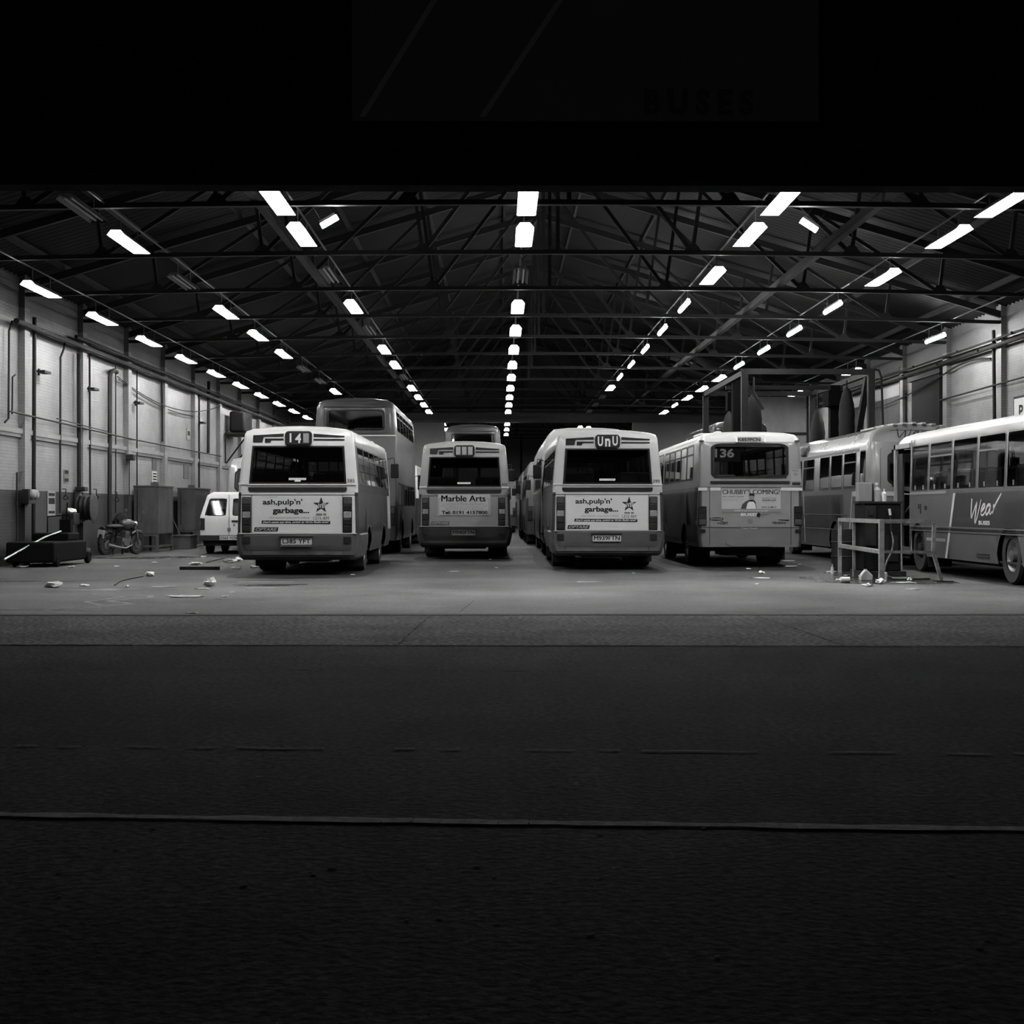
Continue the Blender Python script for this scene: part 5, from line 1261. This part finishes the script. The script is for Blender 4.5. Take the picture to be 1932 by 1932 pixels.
for x, y, h in ((-1.45, 1.9, 4.75), (-1.52, -3.5, 5.0), (1.38, .6, 4.75), (1.66, -2.4, 5.25)):
    mb = MB(); P = [(.35, .1)]; zz = .35; n = 26
    for i in range(n + 1):
        t = i / n; r = (.26 if i % 2 else .245) * min(1, max(.001, (1 - t) * h / .8)) ** .45; P.append((.35 + (h - .35) * t, r))
    P.append((h + .02, .02)); mb.lathe((x, y, 0), (0, 0, 1), P, 18); br = mb.build('brush', brush_m, g)
    MB().tube([(x, y, h), (x, y, gz - .15)], .03, 8).build('brush_shaft', steel, br)
MB().bar((1.95, -3.9, gz - .2), (1.75, -3.2, 3.2), .2, .12).build('brace', gm, g)
MB().tube([(2.05, -4.3, gz + .02), (2.2, -4.3, gz - .02), (2.28, -4.3, gz - .25), (2.34, -4.3, 3.6)], .035, 8).build('water_pipe', pipe_m, g)
MB().bar((-1.85, -3.9, gz - .3), (-1.3, -3.9, 4.4), .08, .08).build('brace', gm, g)
MB().box(-1.9, -1.5, -.7, -.2, 4.6, 5.2).build('gearbox', soot, g); MB().box(1.3, 1.9, -1.4, -.6, 4.7, 5.2).build('gearbox', soot, g)
MB().tube([(-1.8, -1.5, 4.2), (-1.5, -1.4, 3.7), (-1.1, -1.4, 3.9)], .03, 6).build('cable_loop', black, g)
o = empty('splash_screen', (12.0, 63, 0)); tag(o, 'pale weathered splash screen panel seen through the bus wash', 'screen')
scm = mat('weathered_screen', .21, .7, noise=.35, nscale=.9, sc=(1, 1, .6))
MB().box(-1.6, 1.25, -.05, .05, 4.62, 6.15).build('panel', scm, o); MB().box(-1.6, 1.25, -.05, .05, 0, 4.5).build('panel', scm, o)
mb = MB(); mb.box(-1.6, 1.25, -.09, .03, 4.5, 4.62); mb.build('rail', steel, o)
for x in (-1.7, 1.32): MB().box(x - .08, x + .08, -.1, .1, 0, 6.3).build('post', steel, o)
mb = MB()
for k in range(6): x = -1.6 + .47 * k; mb.box(x, x + .015, -.06, -.045, 0, 4.5)
mb.build('panel_joint', steelpaint, o)

# ---------------------------------------------------------------- fuelling island
RL = [(6.95, 29.8), (6.85, 28.0), (6.65, 25.4)]
rl = empty('guard_rail', (6.65, 25.4, 0)); tag(rl, 'worn tubular steel guard rail round the pump, right-hand leg bent', 'railing')
railm = mat('worn_rail_paint', .36, .45, .2, noise=.45, nscale=7)
def R_(a, b, w=.07): MB().bar((a[0] - 6.65, a[1] - 25.4, a[2]), (b[0] - 6.65, b[1] - 25.4, b[2]), w, w).build('rail', railm, rl)
def P_(pts, w=.065):
    mb = MB()
    for a, b in zip(pts, pts[1:]): mb.bar((a[0] - 6.65, a[1] - 25.4, a[2]), (b[0] - 6.65, b[1] - 25.4, b[2]), w, w, up=(0, 1, 0))
    mb.build('post', railm, rl)
R_((6.95, 29.8, 1.08), (6.65, 25.4, 1.08)); R_((6.95, 29.8, .55), (6.65, 25.4, .55)); R_((6.65, 25.4, 1.08), (7.72, 25.9, 1.08)); R_((6.65, 25.4, .55), (7.72, 25.9, .53), .045)
P_([(6.95, 29.8, 0), (6.95, 29.8, 1.1)]); P_([(6.85, 28.2, 0), (6.85, 28.2, 1.08)], .05); P_([(6.65, 25.4, 0), (6.65, 25.4, 1.12)], .085)
P_([(7.86, 25.95, .02), (7.7, 25.9, .55), (7.72, 25.9, 1.08)], .06); P_([(8.15, 29.6, 0), (8.12, 29.6, 1.1)], .05); R_((8.12, 29.6, 1.1), (7.75, 29.6, 1.1), .05)
MB().box(1.1, 1.4, .45, .65, 0, .02).build('foot_plate', steel, rl)
pu = empty('fuel_pump', (7.25, 28.0, 0)); tag(pu, 'dark fuel pump cabinet behind the guard rail', 'fuel pump')
MB().box(-.4, .42, -.5, .5, 0, .12).build('plinth', steel, pu); MB().box(-.34, .36, -.35, .4, .12, 1.40).build('cabinet', mat('pump_paint', .01, .8, spec=.05, noise=.3, nscale=5), pu, bevel=.02)
MB().box(-.36, .38, -.37, .42, 1.40, 1.44).build('top', steel, pu)
MB().box(-.33, -.12, -.37, -.35, .6, 1.36).build('front_panel', mat('pump_panel', .022, .8, spec=.1), pu); MB().box(-.26, -.17, -.385, -.37, 1.17, 1.28).build('gauge', steel, pu)
MB().box(.06, .3, -.37, -.35, .3, .8).build('hatch', blackp, pu)
noz = MB().tube([(.12, -.42, 1.3), (.14, -.42, 1.18)], .025, 8).build('nozzle', white, pu)
MB().tube([(.14, -.42, 1.2), (.15, -.4, 1.0), (.16, -.42, .85)], .02, 8).build('nozzle_grip', blackp, pu)
hs = [(.16, -.42, .86), (.17, -.5, .7), (.1, -.65, .5), (-.02, -.75, .3), (-.08, -.85, .12), (-.0, -1.0, .03), (.2, -1.1, .025), (.5, -1.1, .025), (.62, -1.3, .025), (.3, -1.5, .025), (-.1, -1.45, .025)]
def smooth_path(P, k=5):
    out = []
    for i in range(len(P) - 1):
        p0, p1, p2, p3 = P[max(i - 1, 0)], P[i], P[i + 1], P[min(i + 2, len(P) - 1)]
        for j in range(k):
            t = j / k; out.append(tuple(.5 * (2 * b + (c - a) * t + (2 * a - 5 * b + 4 * c - d) * t * t + (3 * b - a - 3 * c + d) * t ** 3) for a, b, c, d in zip(p0, p1, p2, p3)))
    return out + [P[-1]]
MB().tube(smooth_path(hs), .019, 8).build('hose', mat('hose_rubber', .05, .4), pu)
o = empty('junction_box', (6.97, 27.85, 1.44)); tag(o, 'square pale grey box standing on the pump left corner', 'box')
MB().box(-.14, .12, -.1, .14, .0, .36).build('box', mat('box_grey', .24, .5), o, bevel=.01); MB().box(.12, .15, -.08, .1, .02, .34).build('hinge_side', blackp, o)
MB().box(-.05, .05, -.03, .05, .0, .03).build('stem', steel, o)
bot = mat('clear_plastic', .38, .25)
def bottle(x, y, z, r, h, label, m, neck=.35, lying=None, name='bottle', cat='bottle', parts=True):
    o = empty(name, (x, y, z)); tag(o, label, cat)
    mb = MB(); mb.lathe((0, 0, 0), (0, 0, 1), [(0, 0), (0, r), (h * .62, r), (h * .78, r * neck), (h * .9, r * neck)], 16); mb.build('bottle_body', m, o)
    mb = MB(); mb.lathe((0, 0, 0), (0, 0, 1), [(h * .88, r * neck * 1.2), (h, r * neck * 1.2), (h, 0)], 12); mb.build('cap', white, o)
    if lying is not None: o.rotation_euler = (0, radians(90), lying); o.location.z = r
    return o
bottle(7.2, 27.85, 1.44, .085, .36, 'large clear jug with a cap on top of the pump', bot)
bottle(7.1, 28.3, 1.44, .05, .2, 'small clear bottle between jug and grey box on the pump', bot)
bottle(7.32, 27.75, 1.44, .045, .24, 'white bottle at the right on top of the pump', white)
bottle(6.12, 25.5, 0, .055, .24, 'plastic bottle lying on the floor left of the guard rail', white, lying=radians(175))
bottle(6.65, 30.05 - .9, 0, .03, .2, 'small white bottle standing beside the left rail post', white)
dk = empty('oil_drum', (7.2, 30.45, 0)); tag(dk, 'dark drum standing behind the left end of the guard rail', 'drum')
MB().lathe((0, 0, 0), (0, 0, 1), [(0, 0), (0, .27), (.3, .27), (.31, .285), (.33, .27), (.6, .27), (.61, .285), (.63, .27), (.88, .27), (.88, .25), (.86, 0)], 24).build('drum_shell', blackp, dk)
o = empty('jerry_can', (6.62, 26.35, 0)); tag(o, 'white plastic jerry can on the floor by the rail corner post', 'can')
mb = MB(); mb.prism([(-.11, -.06, 0), (.11, -.06, 0), (.11, -.06, .1), (.02, -.06, .19), (-.04, -.06, .19), (-.11, -.06, .1)], (0, .12, 0)); mb.build('can_body', white, o, bevel=.015)
MB().lathe((-.01, 0, .18), (0, 0, 1), [(0, .03), (.03, .03), (.03, 0)], 12).build('cap', white, o)
o = empty('paper_cup', (6.95, 26.4, 0)); tag(o, 'white carton upright right of the corner post', 'carton'); MB().box(-.055, .055, -.05, .05, 0, .15).build('carton_body', white, o, bevel=.01)

# ---------------------------------------------------------------- litter on the concrete
def FL(px, py): D = 2760 * EYE / (py - 962); return ((px - 942) * D / 2760, D)
LIT = [  # px, py, half width m, half depth, height, label, seed
 (102, 1108, .14, .12, .09, 'crumpled white paper furthest left on the open floor'),
 (160, 1106, .09, .05, .03, 'small white scrap beside the paint spill'),
 (284, 1087, .09, .1, .08, 'white scrap at the end of the dark wire'),
 (45, 1070, .12, .1, .04, 'pale scrap under the black trolley'),
 (136, 1071, .07, .06, .03, 'small scrap right of the black trolley'),
 (222, 1069, .06, .05, .02, 'tiny flat scrap left of the floor centre'),
 (293, 1062, .09, .06, .02, 'flat pale scrap behind the wire end'),
 (385, 1051, .09, .06, .03, 'scrap on the floor before the van wheel'),
 (369, 1066, .14, .1, .06, 'crumpled pale paper just behind the dark bar'),
 (435, 1062, .16, .12, .10, 'large crumpled paper behind the dark bar, near the midibus'),
 (450, 1059, .1, .1, .09, 'grey crumpled paper beside the large one'),
 (446, 1073, .12, .06, .04, 'flattened paper under the midibus corner'),
 (480, 1072, .1, .06, .06, 'white paper beside the midibus rear wheel'),
 (396, 1106, .10, .09, .13, 'upright crumpled cup shape on the open floor'),
 (384, 1112, .14, .03, .02, 'thin white strip beside the crumpled cup'),
 (315, 1108, .30, .03, .015, 'long thin white strip lying on the floor'),
 (350, 1127, .26, .07, .03, 'flat torn white paper nearest the threshold on the left'),
 (424, 1126, .07, .04, .015, 'small white chip, right one of a near pair'),
 (414, 1130, .07, .03, .012, 'small white chip, left one of a near pair'),
 (438, 1118, .05, .03, .012, 'small white chip alone in front of the midibus'),
 (240, 1108, .04, .04, .04, 'tiny white ball beside the long spill'),
 (363, 1157, .09, .04, .015, 'white scrap on the threshold'),
 (1112, 1099, .20, .015, .012, 'thin white stick lying in front of the UnU midibus'),
 (1438, 1083, .06, .06, .06, 'white lump in front of the K857PCN bus'),
 (1435, 1092, .18, .05, .02, 'flat white wrapper in front of the K857PCN bus'),
 (1412, 1074, .07, .05, .02, 'small scrap at the shadow edge of the K857PCN bus'),
 (1430, 1103, .05, .03, .012, 'tiny chip nearest the camera before the K857PCN bus'),
 (1488, 1059, .16, .05, .02, 'long pale scrap right of the K857PCN bus wheel'),
 (1492, 1070, .16, .06, .03, 'torn white paper right of the K857PCN bus wheel'),
 (1510, 1066, .07, .04, .02, 'small scrap between that bus and the guard rail'),
 (1570, 1080, .10, .05, .02, 'flat scrap left of the guard rail'),
 (1596, 1087, .06, .04, .02, 'tiny scrap by the second rail post'),
 (1628, 1093, .07, .07, .07, 'white crumpled ball left of the jerry can'),
 (1640, 1107, .09, .08, .05, 'white crushed cup left of the corner post'),
 (1663, 1102, .08, .08, .09, 'white ball of paper at the corner post foot'),
 (1708, 1101, .24, .06, .025, 'long flat white wrapper right of the corner post'),
 (1718, 1096, .04, .04, .05, 'little white knob at the end of the long wrapper'),
 (1725, 1113, .14, .04, .015, 'faint pale scrap in front of the guard rail'),
 (665, 1055 + 30, .07, .04, .015, 'tiny scrap behind the right rear wheel of the left midibus'),
 (925, 1056, .06, .04, .015, 'small chip at the shadow edge of the middle midibus'),
 (937, 1072, .05, .03, .012, 'small chip in front of the middle midibus'),
 (858, 1079, .10, .02, .012, 'thin pale sliver in front of the middle midibus'),
 (1196, 1082, .05, .03, .012, 'small chip in front of the UnU midibus number plate'),
 (537, 1409, .022, .01, .006, 'white chip on the road, upper one of two'),
 (490, 1467, .022, .01, .006, 'white chip on the road, lower one of two')]
for i, (px, py, a, b, h, lb) in enumerate(LIT):
    x, y = FL(px, py); m = crumple(a, b, h * .55, i, 1 if h < .03 else 2, .35); o = m.build('paper_scrap', litter_m, None, smooth=False); o.location = (x, y, .004)
    tag(o, lb, 'litter', 'scraps of litter')
x, y = FL(378, 1075); mb = MB(); mb.box(-.42, .42, -.05, .05, 0, .07); o = mb.build('dark_bar', blackp, None, (x, y, .002)); tag(o, 'dark bar lying on the floor between van and midibus', 'bar')
a, b = FL(218, 1105), FL(276, 1088)
mb = MB(); mb.tube(smooth_path([(a[0], a[1], .012), ((a[0] + b[0]) / 2 - .15, (a[1] + b[1]) / 2, .012), (b[0] - .05, b[1], .012)]), .012, 5); tag(mb.build('wire', pipe_m), 'dark wire on the floor leading to a white scrap', 'wire')
a, b = FL(390, 1062), FL(425, 1053); mb = MB(); mb.tube([(a[0], a[1], .012), (b[0], b[1], .012)], .012, 5); tag(mb.build('wire', pipe_m), 'short dark wire on the floor near the van', 'wire')
# fallen leaves on the dark road: flat, pale
for i in range(22):
    rnd = random.Random(i + 50); x = rnd.uniform(-1.7, 1.7); y = rnd.uniform(4.0, 6.0)
    if i == 0: leaf0 = crumple(.016, .009, .002, 99, 1, .3).build('dead_leaf', mat('leaf', .09, .9, spec=.03), None, smooth=False); o = leaf0
    else: o = leaf0.copy(); COL.objects.link(o)
    o.location = (x, y, -.004); o.rotation_euler.z = rnd.uniform(0, 6); o.scale = (rnd.uniform(.6, 1.4),) * 3
    tag(o, 'small flat dead leaf lying on the dark road', 'leaf', 'dead leaves on the road')

# ---------------------------------------------------------------- sign board over the entrance
o = empty('fascia_sign', (1.07, 18.0, 6.07)); tag(o, 'dark painted sign board over the entrance with slanting stripes and BUSES', 'sign')
MB().box(-2.88, 2.86, -.02, .04, 0, 2.1).build('board', mat('sign_board', .11, .8, spec=.1), o)
mb = MB(); sx = lambda px: (px - 942) * 18.0 / 2760 - 1.07; sz = lambda py: EYE + (962 - py) * 18.0 / 2760 - 6.07
for a, b in ((678, 815), (904, 1052)): mb.face([(sx(a), -.024, sz(222)), (sx(a + 12), -.024, sz(222)), (sx(b + 12), -.024, sz(0)), (sx(b), -.024, sz(0))])
mb.build('stripe', mat('sign_stripe', .26, .8), o, smooth=False)
mb = MB(); add_text(mb, 'B U S E S', sx(1215), sx(1422), sz(218), sz(168), lambda x, z: (x, -.024, z), bold=.05); mb.build('lettering', mat('sign_letter', .012, .5), o, smooth=False)
EXPO = 1.4
# ---------------------------------------------------------------- camera, world, view
w = bpy.data.worlds.new('night'); SC.world = w; w.use_nodes = True
w.node_tree.nodes['Background'].inputs[0].default_value = (.5, .5, .5, 1); w.node_tree.nodes['Background'].inputs[1].default_value = .012
cd = bpy.data.cameras.new('camera'); cam = bpy.data.objects.new('camera', cd); COL.objects.link(cam)
cd.sensor_width = 36; cd.lens = 36 * F / 1932; cd.clip_end = 400; cd.clip_start = .05
yaw = math.atan((966 - VX) / F); pitch = math.atan((966 - HY) / F)
cam.location = (0, 0, EYE); cam.rotation_euler = (pi / 2 - pitch, 0, -yaw)
SC.camera = cam
SC.view_settings.view_transform = 'Standard'; SC.view_settings.look = 'None'; SC.view_settings.gamma = 1; SC.view_settings.use_curve_mapping = False
SC.view_settings.exposure = EXPO
SC.cycles.max_bounces = 6; SC.cycles.transparent_max_bounces = 16; SC.cycles.glossy_bounces = 3; SC.cycles.diffuse_bounces = 4
SC.cycles.sample_clamp_indirect = 4; SC.cycles.use_denoising = True; SC.cycles.caustics_reflective = False; SC.cycles.caustics_refractive = False
